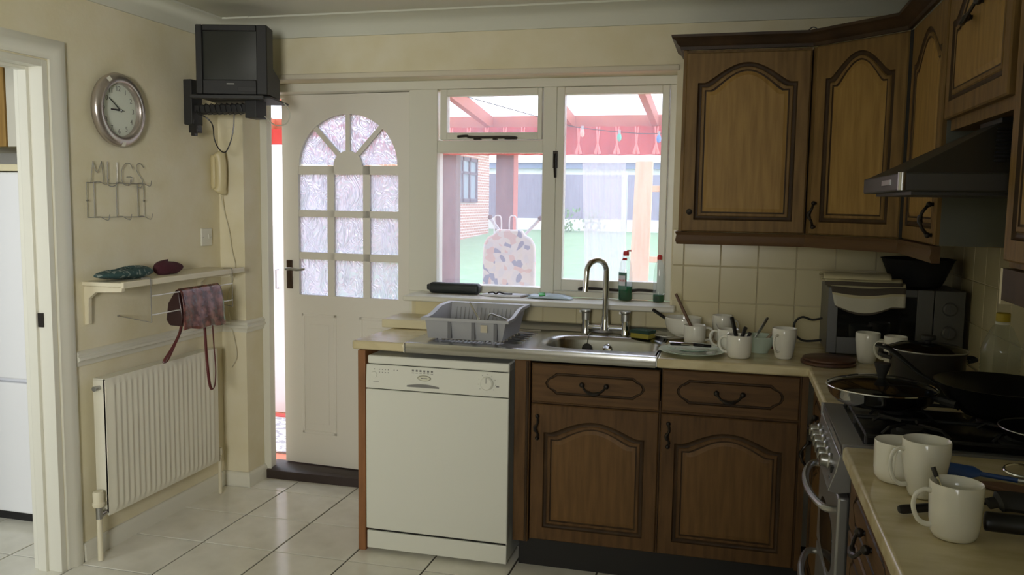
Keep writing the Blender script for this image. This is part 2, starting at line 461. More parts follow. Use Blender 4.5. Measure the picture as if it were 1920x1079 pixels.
# ------------------------------------------------------------------ window and outer door frame
YF0, YF1 = 3.985, 4.075
wn = sroot('window_1', (-.85, 4.0, 1.045))
g = MB()
g.box(-2.40, -.272, YF0, YF1 + .03, 2.033, 2.075)
g.box(-1.575, -1.428, YF0, YF1, 1.045, 2.033)
g.box(-1.428, -.90, YF0 + .002, YF1, 1.728, 1.787)
g.box(-.90, -.835, YF0, YF1, 1.045, 2.033)
g.box(-.31, -.272, YF0, YF1, 1.045, 2.033)
g.box(-1.428, -.90, YF0 + .002, YF1, 1.045, 1.083); g.box(-.835, -.31, YF0 + .002, YF1, 1.045, 1.074)
struct('frame', g, GLOSS, wn, bevel=.003)


def sash(name, x0, x1, z0, z1, gx0, gx1, gz0, gz1, y0, y1, root):
    g = MB(); g.box(x0, gx0, y0, y1, z0, z1); g.box(gx1, x1, y0, y1, z0, z1); g.box(gx0, gx1, y0, y1, z0, gz0); g.box(gx0, gx1, y0, y1, gz1, z1)
    o = struct(name, g, GLOSS, root, bevel=.003)
    struct('pane', boxo(gx0 - .002, gx1 + .002, (y0 + y1) / 2, (y0 + y1) / 2 + .004, gz0 - .002, gz1 + .002), 'glass_clear', o)
    return o


vs_ = sash('vent_sash', -1.413, -.905, 1.790, 2.031, -1.378, -.926, 1.824, 1.999, 3.982, 4.03, wn)
cs_ = sash('casement_sash', -.832, -.313, 1.077, 2.030, -.795, -.345, 1.130, 1.997, 3.975, 4.03, wn)
struct('pane', boxo(-1.43, -.898, 4.02, 4.024, 1.08, 1.73), 'glass_clear', wn)
# stays and catches
g = MB(); g.tube(spline([(-1.317, 3.966, 1.803), (-1.27, 3.962, 1.806), (-1.24, 3.960, 1.800), (-1.05, 3.960, 1.799), (-1.02, 3.962, 1.792)]), .0065, 6)
g.box(-1.235, -1.20, 3.962, 3.983, 1.788, 1.799); g.box(-1.14, -1.12, 3.962, 3.983, 1.788, 1.800); g.box(-1.08, -1.03, 3.958, 3.983, 1.789, 1.803)
struct('stay', g, IRON, vs_)
g = MB(); g.tube(spline([(-.70, 3.955, 1.090), (-.66, 3.95, 1.094), (-.48, 3.95, 1.090), (-.42, 3.953, 1.095), (-.345, 3.953, 1.092)]), .0075, 6)
g.box(-.71, -.67, 3.955, 3.977, 1.08, 1.094); g.box(-.50, -.47, 3.955, 3.977, 1.078, 1.092)
struct('stay', g, IRON, cs_)
g = MB(); g.box(-.845, -.823, 3.966, 3.985, 1.655, 1.735); g.tube([(-.835, 3.962, 1.72), (-.834, 3.955, 1.69), (-.830, 3.955, 1.61)], [.008, .008, .006], 8)
struct('catch', g, IRON, cs_)
struct('trim_4', boxo(-1.515, -.245, 3.752, 3.99, 1.02, 1.045), GLOSS, bevel=.006)      # window board
# outer door frame
df = sroot('door_1', (-1.578, 4.045, 0))
g = MB(); g.box(-2.40, -2.358, YF0, 4.035, 0, 2.033); g.box(-1.575, -1.502, YF0, 4.13, 0, 1.045); g.box(-2.358, -1.575, 4.09, 4.11, 2.015, 2.033)
struct('frame', g, GLOSS, df, bevel=.003)
struct('threshold', MB().prism([(-2.40, 3.975, 0), (-2.40, 4.12, 0), (-2.40, 4.12, .06), (-2.40, 4.0, .058), (-2.40, 3.975, .045)], (.9, 0, 0)),
       mat('threshold_wood', (.035, .022, .018), .45, bump=(20, .2, (.3, 3, 3))), df)
df['swing'] = 'ajar'
# leaf: built flat in hinge coordinates, swung out by 3.8 degrees
MD = Matrix.Translation((-1.578, 4.042, 0)) @ Matrix.Rotation(R(-3.8), 4, 'Z')


def leafmb(g): g.v = [tuple(MD @ Vector(p)) for p in g.v]; return g


zb, ztp, TH = .066, 2.030, .042
g = MB()
g.box(-.755, -.66, 0, TH, zb, ztp); g.box(-.078, 0, 0, TH, zb, ztp); g.box(-.66, -.078, 0, TH, zb, .985)
for x0, x1 in ((-.49, -.45), (-.282, -.242)): g.box(x0, x1, .006, TH - .004, .985, 1.667)
for z0, z1 in ((1.175, 1.213), (1.40, 1.435), (1.621, 1.667)): g.box(-.66, -.078, .006, TH - .004, z0, z1)
cx, cz, rx, rz_ = -.369, 1.667, .285, .262
arcp = [(cx - rx * math.cos(PI * i / 24), cz + rz_ * math.sin(PI * i / 24)) for i in range(25)]


def outer_pt(i):
    t = i / 24
    if t < .25: return (-.66, cz + (ztp - cz) * t / .25)
    if t > .75: return (-.078, cz + (ztp - cz) * (1 - t) / .25)
    return (-.66 + (.66 - .078) * (t - .25) / .5, ztp)


for yy, fl_ in ((0, 0), (TH, 1)):
    vs = [(a, yy, b) for a, b in arcp] + [(*(outer_pt(i)[:1]), yy, outer_pt(i)[1]) for i in range(25)]
    g.add(vs, [(i, i + 1, 25 + i + 1, 25 + i) for i in range(24)])
g.add([(a, 0, b) for a, b in arcp] + [(a, TH, b) for a, b in arcp], [(i, i + 1, 26 + i, 25 + i) for i in range(24)])
g.add([(outer_pt(i)[0], 0, outer_pt(i)[1]) for i in range(6, 19)] + [(outer_pt(i)[0], TH, outer_pt(i)[1]) for i in range(6, 19)], [(i, i + 1, 14 + i, 13 + i) for i in range(12)])
hub = [(cx + .083 * math.cos(PI * i / 12), .004, cz + .076 * math.sin(PI * i / 12)) for i in range(13)]
g.prism(hub, (0, TH - .008, 0))
for an in (48, 90, 132):
    c_, s_ = math.cos(R(an)), math.sin(R(an))
    p0 = Vector((cx + .07 * c_, .006, cz + .065 * s_)); p1 = Vector((cx + rx * 1.01 * c_, .006, cz + rz_ * 1.01 * s_)); n_ = Vector((-s_, 0, c_)) * .0125
    g.prism([p0 - n_, p1 - n_, p1 + n_, p0 + n_], (0, TH - .01, 0))
leaf = struct('leaf', leafmb(g), DOORW, df, smooth=30)
g = MB()
for x0, x1 in ((-.645, -.438), (-.300, -.093)):
    for q in ((x0, x1, .235, .250), (x0, x1, .870, .885)): g.box(q[0], q[1], -.005, .001, q[2], q[3])
    for q in ((x0, x0 + .015), (x1 - .015, x1)): g.box(q[0], q[1], -.005, .001, .235, .885)
    g.box(x0 + .045, x1 - .045, -.003, .001, .29, .83)
struct('moulding', leafmb(g), DOORW, leaf, bevel=.002)
for x0, x1 in ((-.66, -.49), (-.45, -.282), (-.242, -.078)):
    for z0, z1 in ((.985, 1.175), (1.213, 1.40), (1.435, 1.621)):
        struct('pane', leafmb(boxo(x0 - .002, x1 + .002, .018, .023, z0 - .002, z1 + .002)), 'glass_obscure', leaf)
for a0, a1 in ((2, 46), (51, 88), (92, 129), (134, 178)):
    pts = [(cx + rx * math.cos(R(a0 + (a1 - a0) * i / 8)), .018, cz + rz_ * math.sin(R(a0 + (a1 - a0) * i / 8))) for i in range(9)]
    pts += [(cx + .08 * math.cos(R(a1 + (a0 - a1) * i / 4)), .018, cz + .073 * math.sin(R(a1 + (a0 - a1) * i / 4))) for i in range(5)]
    struct('pane', leafmb(MB().prism(pts, (0, .005, 0))), 'glass_obscure', leaf)
struct('lock_plate', leafmb(boxo(-.735, -.698, -.006, .001, 1.015, 1.168)), mat('bronze', (.07, .045, .03), .35, .8), leaf, bevel=.003)
g = MB(); g.tube([(-.716, -.004, 1.122), (-.716, -.04, 1.122)], .008, 8); g.tube(spline([(-.716, -.042, 1.122), (-.68, -.045, 1.125), (-.64, -.044, 1.121), (-.60, -.042, 1.126)]), [.008] * 12 + [.006] * 7, 8)
struct('handle', leafmb(g), BRUSH, leaf)

# ------------------------------------------------------------------ outside: lean-to, garden
struct('lean_to_floor', boxo(-6, 2.5, 4.13, 7.3, -.12, -.02), TERRA)
lt = sroot('lean_to_roof', (-1, 7, 2.2))
roofz = lambda y: 2.2 + .12 * (7 - y)
struct('beam', boxo(-5, 2, 7.0, 7.1, 2.101, 2.205), REDP, lt, bevel=.004)
struct('beam', boxo(-5, 2, 4.13, 4.18, 2.42, 2.56), REDP, lt, bevel=.004)
i = 0
for xr in (-4.78, -4.10, -3.42, -2.74, -2.06, -1.36, -.68, 0.0, .68, 1.36):
    g = MB().prism([(xr, 4.16, roofz(4.16) - .10), (xr, 7.02, roofz(7.02) - .10), (xr, 7.02, roofz(7.02)), (xr, 4.16, roofz(4.16))], (.05, 0, 0))
    struct('rafter', g, REDP, lt, bevel=.003)
    if i < 9: struct('roof_panel', MB().prism([(xr + .01, 4.14, roofz(4.14) + .005), (xr + .70, 4.14, roofz(4.14) + .005), (xr + .70, 7.3, roofz(7.3) + .005), (xr + .01, 7.3, roofz(7.3) + .005)], (0, 0, .006)), 'glass_roof', lt)
    i += 1
for xp in (-2.49, -1.98, 1.6, -4.6):
    o = struct('post', boxo(xp, xp + .155, 6.995, 7.13, -.1, 2.101), POST, lt, bevel=.004)
    if xp == -1.98: struct('painted_face', boxo(xp + .155, xp + .158, 6.99, 7.135, -.1, 2.101), POSTR, o); o.data = o.data
rw = Matrix
val = tag(obj('valance', MB().grid(lambda u, v: (-4.6 + 6.1 * u + .008 * math.sin(u * 6.1 / .155 * 2 * PI) * (1 - abs(2 * v - .9)),
      6.915 + .030 * math.sin(u * 6.1 / .155 * 2 * PI) * (.35 + 1.1 * abs(v - .55)) + .006 * math.sin(u * 97),
      2.106 - .228 * v + .004 * math.sin(u * 6.1 / .155 * 2 * PI) * v), 560, 10), 'glass_valance', smooth=60),
      'red pleated fabric valance hanging under the lean-to beam outside', 'curtain')
g = MB()
for k in range(38):
    x0 = -4.55 + k * .155 + .04
    for sx in (-.012, .012):
        g.tube([(x0 + sx, 6.88, 2.10), (x0 + sx * .2, 6.872, 1.98), (x0 - sx * 1.5, 6.872, 1.885)], [.006, .006, .014], 6)
obj('pleats', g, mat('pleat_red_lit', (.85, .24, .20), .8), val, kind='stuff')  # lighter copy of the valance red, painting light onto the folds


def sheer(u, v):
    x0 = -1.24 + .10 * v ** 1.3; x1 = -.885 + .06 * v
    return (x0 + (x1 - x0) * u, 6.965 + .014 * math.sin(u * 44) + .008 * math.sin(u * 17 + v * 2), 1.98 - 1.95 * v)


tag(obj('sheer_curtain', MB().grid(sheer, 90, 14), 'glass_sheer', smooth=60), 'sheer white curtain hanging from the lean-to beam, beside the leaning pine frame', 'curtain')

pf = thing('timber_frame', 'pale pine frame with two rails standing outside the right window', 'frame', (-.6, 6.3, -.02))
g = MB().prism([(-.775, 6.3, -.02), (-.625, 6.3, -.02), (-.600, 6.3, 1.80), (-.725, 6.3, 1.80)], (0, .05, 0)); obj('upright', g, PINE, pf, bevel=.003)
g = MB().prism([(-.13, 6.3, -.02), (-.02, 6.3, -.02), (-.02, 6.3, 1.80), (-.13, 6.3, 1.80)], (0, .05, 0)); obj('upright', g, PINE, pf, bevel=.003)
for z in (.16, 1.06, 1.58): obj('rail', boxo(-.66, -.03, 6.35, 6.39, z, z + .045), PINE, pf, bevel=.003)

ln = tag(obj('fairy_light_string', MB().tube(spline([(-1.6, 5.0, 2.12), (-.995, 5, 1.952), (-.89, 5, 1.930), (-.675, 5, 1.905), (-.45, 5, 1.895), (-.2, 5, 1.93), (.2, 5, 2.1)]), .0025, 5), BLACKM),
         'thin cord of coloured bulbs strung across the lean-to', 'string lights')
for (bx_, bz, cc) in ((-.892, 1.93, (.9, .55, .45)), (-.675, 1.905, (.1, .6, .45)), (-.448, 1.895, (.12, .35, .8))):
    o = obj('bulb', MB().lathe([(1e-4, -.055), (.010, -.048), (.0145, -.032), (.011, -.016), (.007, -.008), (.0065, 0)], 12, (bx_, 5, bz)), mat('bulb_%d' % int(cc[1] * 99), cc, .2), ln)
    obj('socket', MB().lathe([(.008, -.012), (.008, .012)], 8, (bx_, 5, bz)), GREY, o)

ib = thing('ironing_board', 'folded ironing board with faded patterned cover standing outside the left window', 'ironing board', (-1.18, 4.45, -.02))
pc = bpy.data.materials.new('patterned_cover'); pc.use_nodes = True; nt = pc.node_tree; b = nt.nodes['Principled BSDF']
tc = nt.nodes.new('ShaderNodeTexCoord'); vo = nt.nodes.new('ShaderNodeTexVoronoi'); vo.inputs['Scale'].default_value = 34; vo.inputs['Randomness'].default_value = 1
ns = nt.nodes.new('ShaderNodeTexNoise'); ns.inputs['Scale'].default_value = 9
mx = nt.nodes.new('ShaderNodeMix'); mx.data_type = 'VECTOR'; mx.inputs['Factor'].default_value = .05
nt.links.new(tc.outputs['Object'], mx.inputs['A']); nt.links.new(tc.outputs['Object'], ns.inputs['Vector']); nt.links.new(ns.outputs['Color'], mx.inputs['B'])
nt.links.new(mx.outputs['Result'], vo.inputs['Vector'])
sx_ = nt.nodes.new('ShaderNodeSeparateColor'); nt.links.new(vo.outputs['Color'], sx_.inputs[0])
rp = nt.nodes.new('ShaderNodeValToRGB'); rp.color_ramp.interpolation = 'CONSTANT'
for p_, c_ in ((0, (.66, .68, .72)), (.25, (.70, .52, .46)), (.38, (.74, .73, .72)), (.72, (.22, .28, .42)), (.84, (.74, .72, .66))):
    e = rp.color_ramp.elements[0] if p_ == 0 else rp.color_ramp.elements.new(p_)
    e.position = p_; e.color = (*c_, 1)
rp.color_ramp.elements[-1].color = (.70, .60, .58, 1)
nt.links.new(sx_.outputs[0], rp.inputs[0]); nt.links.new(rp.outputs[0], b.inputs['Base Color']); b.inputs['Roughness'].default_value = .9
MATS['cover'] = pc
ol = [(-1.33, 0.05), (-1.325, 1.2), (-1.32, 1.265), (-1.30, 1.300), (-1.265, 1.318), (-1.25, 1.345), (-1.105, 1.345), (-1.09, 1.318), (-1.055, 1.300), (-1.035, 1.265), (-1.03, 1.2), (-1.04, .05)]
obj('padded_top', MB().prism([(x_, 4.43, z_) for x_, z_ in ol], (0, .03, 0)), pc, ib, bevel=.012, seg=3)
for x0 in (-1.27, -1.185):
    obj('rest_wire', MB().tube(spline([(x0, 4.47, 1.30), (x0, 4.47, 1.40), (x0 + .018, 4.47, 1.418), (x0 + .038, 4.47, 1.40), (x0 + .038, 4.47, 1.30)]), .004, 6), mat('wire_white', (.8, .8, .8), .4), ib)
for s_, xa, xb in ((0, -1.235, -1.30), (1, -1.10, -1.02)):
    o = obj('leg', MB().tube([(xa + (xb - xa) * -7, 4.49, .03), (xa, 4.49, 1.33), (xb, 4.49, 1.405)], .009, 8), mat('tube_grey', (.6, .62, .66), .3), ib) if False else \
        obj('leg', MB().tube([(xa - (xb - xa) * 1.5, 4.49, .0), (xa, 4.49, 1.32), (xb, 4.49, 1.405)], .009, 8), mat('tube_grey', (.6, .62, .66), .3), ib)
    obj('foot', MB().ball((xb, 4.49, 1.408), .014), mat('foot_brown', (.14, .08, .06), .6), o)

cb_ = thing('white_cupboard', 'tall white cupboard seen through the gap of the back door', 'cupboard', (-3.3, 5.6, -.02))
obj('body', boxo(-3.62, -2.98, 5.32, 5.9, -.02, 1.86), FRIDGE, cb_, bevel=.006)
obj('handle', MB().tube([(-3.075, 5.32, .87), (-3.075, 5.29, .87), (-3.075, 5.29, 1.0), (-3.075, 5.32, 1.0)], .006, 6), GREY, cb_)
rg = tag(obj('rug', boxo(-3.4, -2.3, 4.45, 5.25, -.02, -.008), mat('rug_pattern', (.30, .28, .30), .95, noise=(28, (1, 1, 1), (.75, .72, .68), .47, .53))), 'grey and cream patterned rug on the red floor outside the back door', 'rug')
obj('border', MB().box(-3.4, -2.3, 5.17, 5.25, -.01, -.005), mat('rug_red', (.45, .06, .05), .95), rg)

# garden: ground rises away from the house
g = MB().prism([(-30, 7.3, -.06), (-30, 26, .62), (-30, 70, 1.0), (-30, 70, -1), (-30, 7.3, -1)], (60, 0, 0))
struct('ground', g, GRASS, smooth=0)
hs = thing('brick_house', 'red brick house with a dark framed window beyond the lean-to on the left', 'house', (-9, 21, 0))
obj('wall', boxo(-14, -7.05, 14, 24.2, 0, 4.2), BRICKM, hs, smooth=0)
wf = obj('window', MB().box(-7.08, -7.0, 20.9, 22.9, 1.45, 1.55).box(-7.08, -7.0, 20.9, 22.9, 2.55, 2.65).box(-7.08, -7.0, 20.9, 21.0, 1.45, 2.65).box(-7.08, -7.0, 21.55, 21.65, 1.45, 2.65).box(-7.08, -7.0, 22.15, 22.25, 1.45, 2.65).box(-7.08, -7.0, 22.8, 22.9, 1.45, 2.65).box(-7.08, -7.0, 20.9, 22.9, 2.2, 2.27),
         mat('frame_dark', (.07, .06, .08), .6), hs)
for a_, b_ in ((21.0, 21.55), (21.65, 22.15), (22.25, 22.8)): obj('pane', boxo(-7.06, -7.04, a_, b_, 1.55, 2.55), mat('far_glass', (.25, .32, .36), .08, spec=.8), wf)
obj('roof', MB().prism([(-6.6, 13.8, 4.1), (-6.6, 24.6, 4.1), (-10.5, 24.6, 6.4), (-10.5, 13.8, 6.4)], (0, 0, .15)), SLATE, hs)
fc = thing('garden_fence', 'blue-grey board fence along the end of the garden', 'fence', (0, 26, .6))
for k in range(14):
    x0 = -15.0 + k * 1.95
    obj('panel', boxo(x0 + .09, x0 + 1.86, 26, 26.05, .98, 2.34), FENCE, fc)
    obj('post', boxo(x0 - .09, x0 + .07, 25.96, 26.1, .55, 2.42), CONC, fc, bevel=.01)
    obj('gravel_board', boxo(x0 + .09, x0 + 1.86, 25.97, 26.08, .5, .98), RENDERW, fc)
hb = thing('white_bungalow', 'white rendered bungalow with slate roof behind the fence', 'house', (-3, 36, .8))
obj('wall', boxo(-12, 6, 36, 44, .8, 2.95), RENDERW, hb, smooth=0)
obj('gutter_board', boxo(-12.4, 6.4, 35.7, 35.9, 2.9, 3.15), SLATE, hb)
obj('roof', MB().prism([(-12.5, 35.6, 3.15), (6.5, 35.6, 3.15), (4, 40, 5.2), (-10, 40, 5.2)], (0, 0, .1)), RENDERW, hb)
for k, (bx_, by_) in enumerate(((-5.0, 25.2), (-4.2, 25.5), (.6, 25.3))):
    g = MB()
    for q in range(90):
        a = random.uniform(0, 2 * PI); rr = random.uniform(0, .5); z = .58 + random.uniform(0, .65)
        p = Vector((bx_ + rr * math.cos(a), by_ + .4 * rr * math.sin(a), z)); d = Vector((random.uniform(-.1, .1), random.uniform(-.05, .05), random.uniform(.05, .16)))
        e = Vector((random.uniform(-.05, .05), .02, 0)); g.add([p, p + d * .5 + e, p + d, p + d * .5 - e], [(0, 1, 2, 3)])
    tag(obj('shrub', g, mat('leaf_green', (.12, .28, .12), .8), smooth=0), ['left low green shrub before the garden fence', 'middle low green shrub before the garden fence', 'low green shrub by the fence behind the pine frame'][k], 'shrub')

# ------------------------------------------------------------------ fitted kitchen
def arch_outline(x0, x1, z0, z1, rise, d=0.0, N=28):
    """cathedral outline, inset by d; z1 is the apex, shoulders sit at z1-rise"""
    cx = (x0 + x1) / 2; hw = (x1 - x0) / 2; sh = z1 - rise
    pts = [(x0 + d, z0 + d), (x1 - d, z0 + d)]
    for i in range(N + 1):
        t = 1 - 2 * i / N
        y = sh if abs(t) > .84 else sh + rise * (.5 + .5 * math.cos(PI * t / .84)) ** .56
        pts.append((cx + (hw - d) * t, y - d))
    return pts


def door_front(parent, x0, x1, z0, z1, hand=None, arch=True, hand_z=None, T=.02, name='door', label=None, rise=.053, top=.06, base=True):
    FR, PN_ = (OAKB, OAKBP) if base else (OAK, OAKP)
    """raised-panel oak door, front face at y=0, in local coordinates"""
    m = (.052 if base else .046) if x1 - x0 > .3 else .045
    O = arch_outline(x0 + m, x1 - m, z0 + m, z1 - (top if arch else m), rise if arch else 0)
    n = len(O); c = .004
    out = []
    for i, (x, z) in enumerate(O):
        if i == 0: out.append((x0, z0))
        elif i == 1: out.append((x1, z0))
        elif i == 2: out.append((x1, z1))
        elif i == n - 1: out.append((x0, z1))
        else: out.append((x0 + (x1 - x0) * (x - (x0 + m)) / (x1 - x0 - 2 * m), z1))
    xc, zc_ = (x0 + x1) / 2, (z0 + z1) / 2
    ins = lambda p, d: (p[0] - d * (1 if p[0] > xc else -1) * (abs(p[0] - xc) > (x1 - x0) / 2 - .001), p[1] - d * (1 if p[1] > zc_ else -1))
    g = MB(); rings = [[(a, T, b) for a, b in out], [(a, c, b) for a, b in out], [(*(ins((a, b), c)[:1]), 0, ins((a, b), c)[1]) for a, b in out], [(a, 0, b) for a, b in O]]
    g.add([p for r_ in rings for p in r_], [(k * n + i, k * n + (i + 1) % n, (k + 1) * n + (i + 1) % n, (k + 1) * n + i) for k in range(3) for i in range(n)])
    g.add(rings[0], [tuple(range(n))])
    dr = obj(name, g, FR, parent, world=False, smooth=30)
    A = lambda d, y: [(a, y, b) for a, b in arch_outline(x0 + m, x1 - m, z0 + m, z1 - (top if arch else m), rise if arch else 0, d)]
    g = MB(); rr = [A(0, 0), A(.002, .004), A(.006, .007), A(.012, .0075), A(.016, .0065)]
    g.add([p for r_ in rr for p in r_], [(k * n + i, k * n + (i + 1) % n, (k + 1) * n + (i + 1) % n, (k + 1) * n + i) for k in range(4) for i in range(n)])
    obj('moulding', g, OAKD, dr, world=False, smooth=50)
    def rings_(rr, fill=False):
        g = MB(); g.add([p for r_ in rr for p in r_], [(k * n + i, k * n + (i + 1) % n, (k + 1) * n + (i + 1) % n, (k + 1) * n + i) for k in range(len(rr) - 1) for i in range(n)])
        if fill: g.add(rr[-1], [tuple(range(n))])
        return g
    obj('bead', rings_([A(.016, .0065), A(.019, .003), A(.028, .003)]), FR, dr, world=False, smooth=30)
    obj('inner_groove', rings_([A(.028, .003), A(.030, .006), A(.034, .006)]), OAKD, dr, world=False, smooth=30)
    obj('panel', rings_([A(.034, .006), A(.046, .002), A(.048, .0015)], True), PN_, dr, world=False, smooth=30)
    if hand == 'knob':
        obj('knob', MB().lathe([(.006, 0), (.006, .008), (.012, .014), (.012, .020), (1e-4, .024)], 12, (x0 + .03, 0, hand_z), Matrix.Rotation(PI / 2, 4, 'X')), IRON, dr, world=False)
    elif hand:
        hx = x0 + .028 if hand == 'L' else x1 - .028
        g = MB(); a = .045
        for s in (-1, 1): g.ball((hx, -.012, hand_z + s * a), .009, 10); g.tube([(hx, 0, hand_z + s * a), (hx, -.012, hand_z + s * a)], .006, 8)
        g.tube(spline([(hx, -.012, hand_z - a), (hx + .006, -.03, hand_z - a * .5), (hx - .004, -.034, hand_z), (hx + .006, -.03, hand_z + a * .5), (hx, -.012, hand_z + a)], 5), [.005] * 8 + [.008] * 5 + [.005] * 8, 8)
        obj('handle', g, IRON, dr, world=False)
    return dr


def bail(cx, cz, parent, wd=.096, tilt=0):
    g = MB()
    for s in (-1, 1): g.ball((cx + s * wd / 2, -.012, cz + s * tilt), .011, 10); g.tube([(cx + s * wd / 2, 0, cz + s * tilt), (cx + s * wd / 2, -.014, cz + s * tilt)], .006, 8)
    g.tube(spline([(cx - wd / 2, -.016, cz - tilt), (cx - wd / 3.2, -.026, cz - .020 - tilt * .6), (cx, -.032, cz - .030), (cx + wd / 3.2, -.026, cz - .020 + tilt * .6), (cx + wd / 2, -.016, cz + tilt)], 5), [.0045] * 7 + [.008] * 7 + [.0045] * 7, 8)
    return obj('handle', g, IRON, parent, world=False)


def drawer_front(parent, x0, x1, z0, z1, T=.02):
    cx, cz = (x0 + x1) / 2, (z0 + z1) / 2; hw = (x1 - x0) / 2 - .055 if x1 - x0 > .3 else (x1 - x0) / 2 - .035; hh = (z1 - z0) / 2 - .034

    def outl(d):
        q = [(hw - .045 - d * .4, hh - d), (hw - .032 - d * .6, hh - .012 - d * .7), (hw - .022 - d * .8, hh - .018 - d * .5), (hw - .008 - d, hh - .028), (hw - d, hh - .042 if hh > .045 else 0)]
        r_ = [(a, b) for a, b in q] + [(a, -b) for a, b in q[::-1]]
        return [(cx + a, cz + b) for a, b in r_] + [(cx - a, cz + b) for a, b in [(a, -b) for a, b in q] + [(a, b) for a, b in q[::-1]]]
    O = outl(0); n = len(O); c = .004
    g = MB()
    g.add([(x0, T, z0), (x1, T, z0), (x1, T, z1), (x0, T, z1), (x0, c, z0), (x1, c, z0), (x1, c, z1), (x0, c, z1), (x0 + c, 0, z0 + c), (x1 - c, 0, z0 + c), (x1 - c, 0, z1 - c), (x0 + c, 0, z1 - c)],
          [(0, 1, 2, 3), (0, 1, 5, 4), (1, 2, 6, 5), (2, 3, 7, 6), (3, 0, 4, 7), (4, 5, 9, 8), (5, 6, 10, 9), (6, 7, 11, 10), (7, 4, 8, 11)])
    # face round the routed outline
    b = len(g.v); cr_ = [(x1 - c, z1 - c), (x1 - c, z0 + c), (x0 + c, z0 + c), (x0 + c, z1 - c)]
    q = n // 4
    g.add([(a, 0, z) for a, z in O] + [(a, 0, z) for a, z in cr_], [(i, i + 1, n + (i // (n // 4)) if False else n + [0, 1, 2, 3][min(3, i // q)]) for i in range(n - 1)] + [(n - 1, 0, n + 3)] +
          [(q, n + 0, n + 1), (2 * q, n + 1, n + 2), (3 * q, n + 2, n + 3), (0, n + 3, n + 0)])
    dr = obj('drawer', g, OAKH, parent, world=False, smooth=0)
    rr = [O, outl(.003), outl(.008), outl(.011)]; yy = [0, .0045, .0045, 0]
    g = MB(); g.add([(a, y, z) for r_, y in zip(rr, yy) for a, z in r_], [(k * n + i, k * n + (i + 1) % n, (k + 1) * n + (i + 1) % n, (k + 1) * n + i) for k in range(3) for i in range(n)])
    obj('moulding', g, OAKD, dr, world=False)
    obj('panel', MB().add([(a, 0, z) for a, z in rr[-1]], [tuple(range(n))]), OAKH, dr, world=False)
    bail(cx, cz + .004, dr)
    return dr


def cabinet(name, label, loc, rz, w, z0, z1, depth, group=None, cat='cabinet', ends=True):
    r = thing(name, label, cat, loc, rz, group)
    g = MB(); g.box(0, w, .0215, depth, z0, z1)
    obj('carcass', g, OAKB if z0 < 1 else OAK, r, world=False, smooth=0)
    return r


FY = 3.262
c1 = cabinet('base_cabinet', 'oak base cabinet directly below the sink bowl', (-.767, FY, 0), 0, .513, .125, .735, .54, 'base cabinets')
drawer_front(c1, .003, .508, .701, .857); door_front(c1, .003, .508, .132, .692, 'L', hand_z=.60)
c2 = cabinet('base_cabinet', 'oak base cabinet below the dirty crockery, left of the inner corner', (-.252, FY, 0), 0, .512, .125, .868, .54, 'base cabinets')
drawer_front(c2, .003, .505, .701, .864); door_front(c2, .003, .505, .132, .690, 'L', hand_z=.61)
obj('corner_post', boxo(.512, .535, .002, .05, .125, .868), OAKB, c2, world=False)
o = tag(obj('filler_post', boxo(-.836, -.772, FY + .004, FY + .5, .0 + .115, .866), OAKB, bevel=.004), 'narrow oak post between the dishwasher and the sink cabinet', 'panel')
obj('bead', boxo(-.788, -.776, FY - .002, FY + .01, .118, .862), OAKD, o, bevel=.003)
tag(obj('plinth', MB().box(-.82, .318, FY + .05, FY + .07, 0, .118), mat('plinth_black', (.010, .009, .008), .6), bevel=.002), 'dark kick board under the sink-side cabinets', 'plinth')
tag(obj('end_panel', boxo(-1.512, -1.478, 3.25, YB - .01, 0, .868), OAKR, bevel=.003), 'orange-brown end panel at the left end of the worktop', 'panel')
FX = .295
c3 = cabinet('base_cabinet', 'narrow oak cabinet between the inner corner and the cooker', (FX, 3.225, 0), R(-90), .555, .125, .862, .54, 'base cabinets')
drawer_front(c3, .02, .55, .701, .857); door_front(c3, .02, .55, .132, .692, 'L', hand_z=.60)
c4 = cabinet('drawer_cabinet', 'oak drawer cabinet nearest the camera, beside the cooker', (FX, 2.165, 0), R(-90), .60, .125, .862, .54, 'base cabinets')
for z0, z1 in ((.72, .862), (.52, .71), (.33, .51), (.132, .32)): drawer_front(c4, .003, .597, z0, z1)
c5 = cabinet('base_cabinet', 'oak base cabinet beyond the drawers, mostly under the near worktop', (FX, 1.56, 0), R(-90), .60, .125, .862, .54, 'base cabinets')
drawer_front(c5, .003, .597, .701, .857); door_front(c5, .003, .597, .132, .692, 'L', hand_z=.60)
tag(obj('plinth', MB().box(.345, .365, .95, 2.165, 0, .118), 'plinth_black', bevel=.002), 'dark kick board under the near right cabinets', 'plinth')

# wall cabinets
WX = .555
u1 = cabinet('wall_cabinet', 'oak wall cabinet next to the window', (-.225, 3.5, 0), 0, .483, 1.385, 2.10, .325, 'wall cabinets')
obj('face_frame', MB().box(0, .012, .003, .022, 1.385, 2.10), OAK, u1, world=False)
door_front(u1, .012, .480, 1.387, 2.088, 'knob', hand_z=1.465, rise=.077, top=.040, base=False)
u2 = thing('corner_wall_cabinet', 'oak corner wall cabinet set at an angle above the microwave', 'cabinet', (.262, 3.50, 0), R(-42.0), 'wall cabinets')
g = MB().prism([(.264, 3.522, 1.385), (.572, 3.243, 1.385), (XR - .006, 3.243, 1.385), (XR - .006, YB - .01, 1.385), (.264, YB - .01, 1.385)], (0, 0, .715)); obj('carcass', g, OAK, u2, smooth=0)
door_front(u2, .012, .388, 1.387, 2.098, 'L', hand_z=1.46, rise=.085, top=.040, base=False)
obj('gap_shade_strip', boxo(.390, .418, .001, .025, 1.385, 2.10), DARK, u2, world=False)  # black strip painting in the shaded gap beside the narrow cabinet
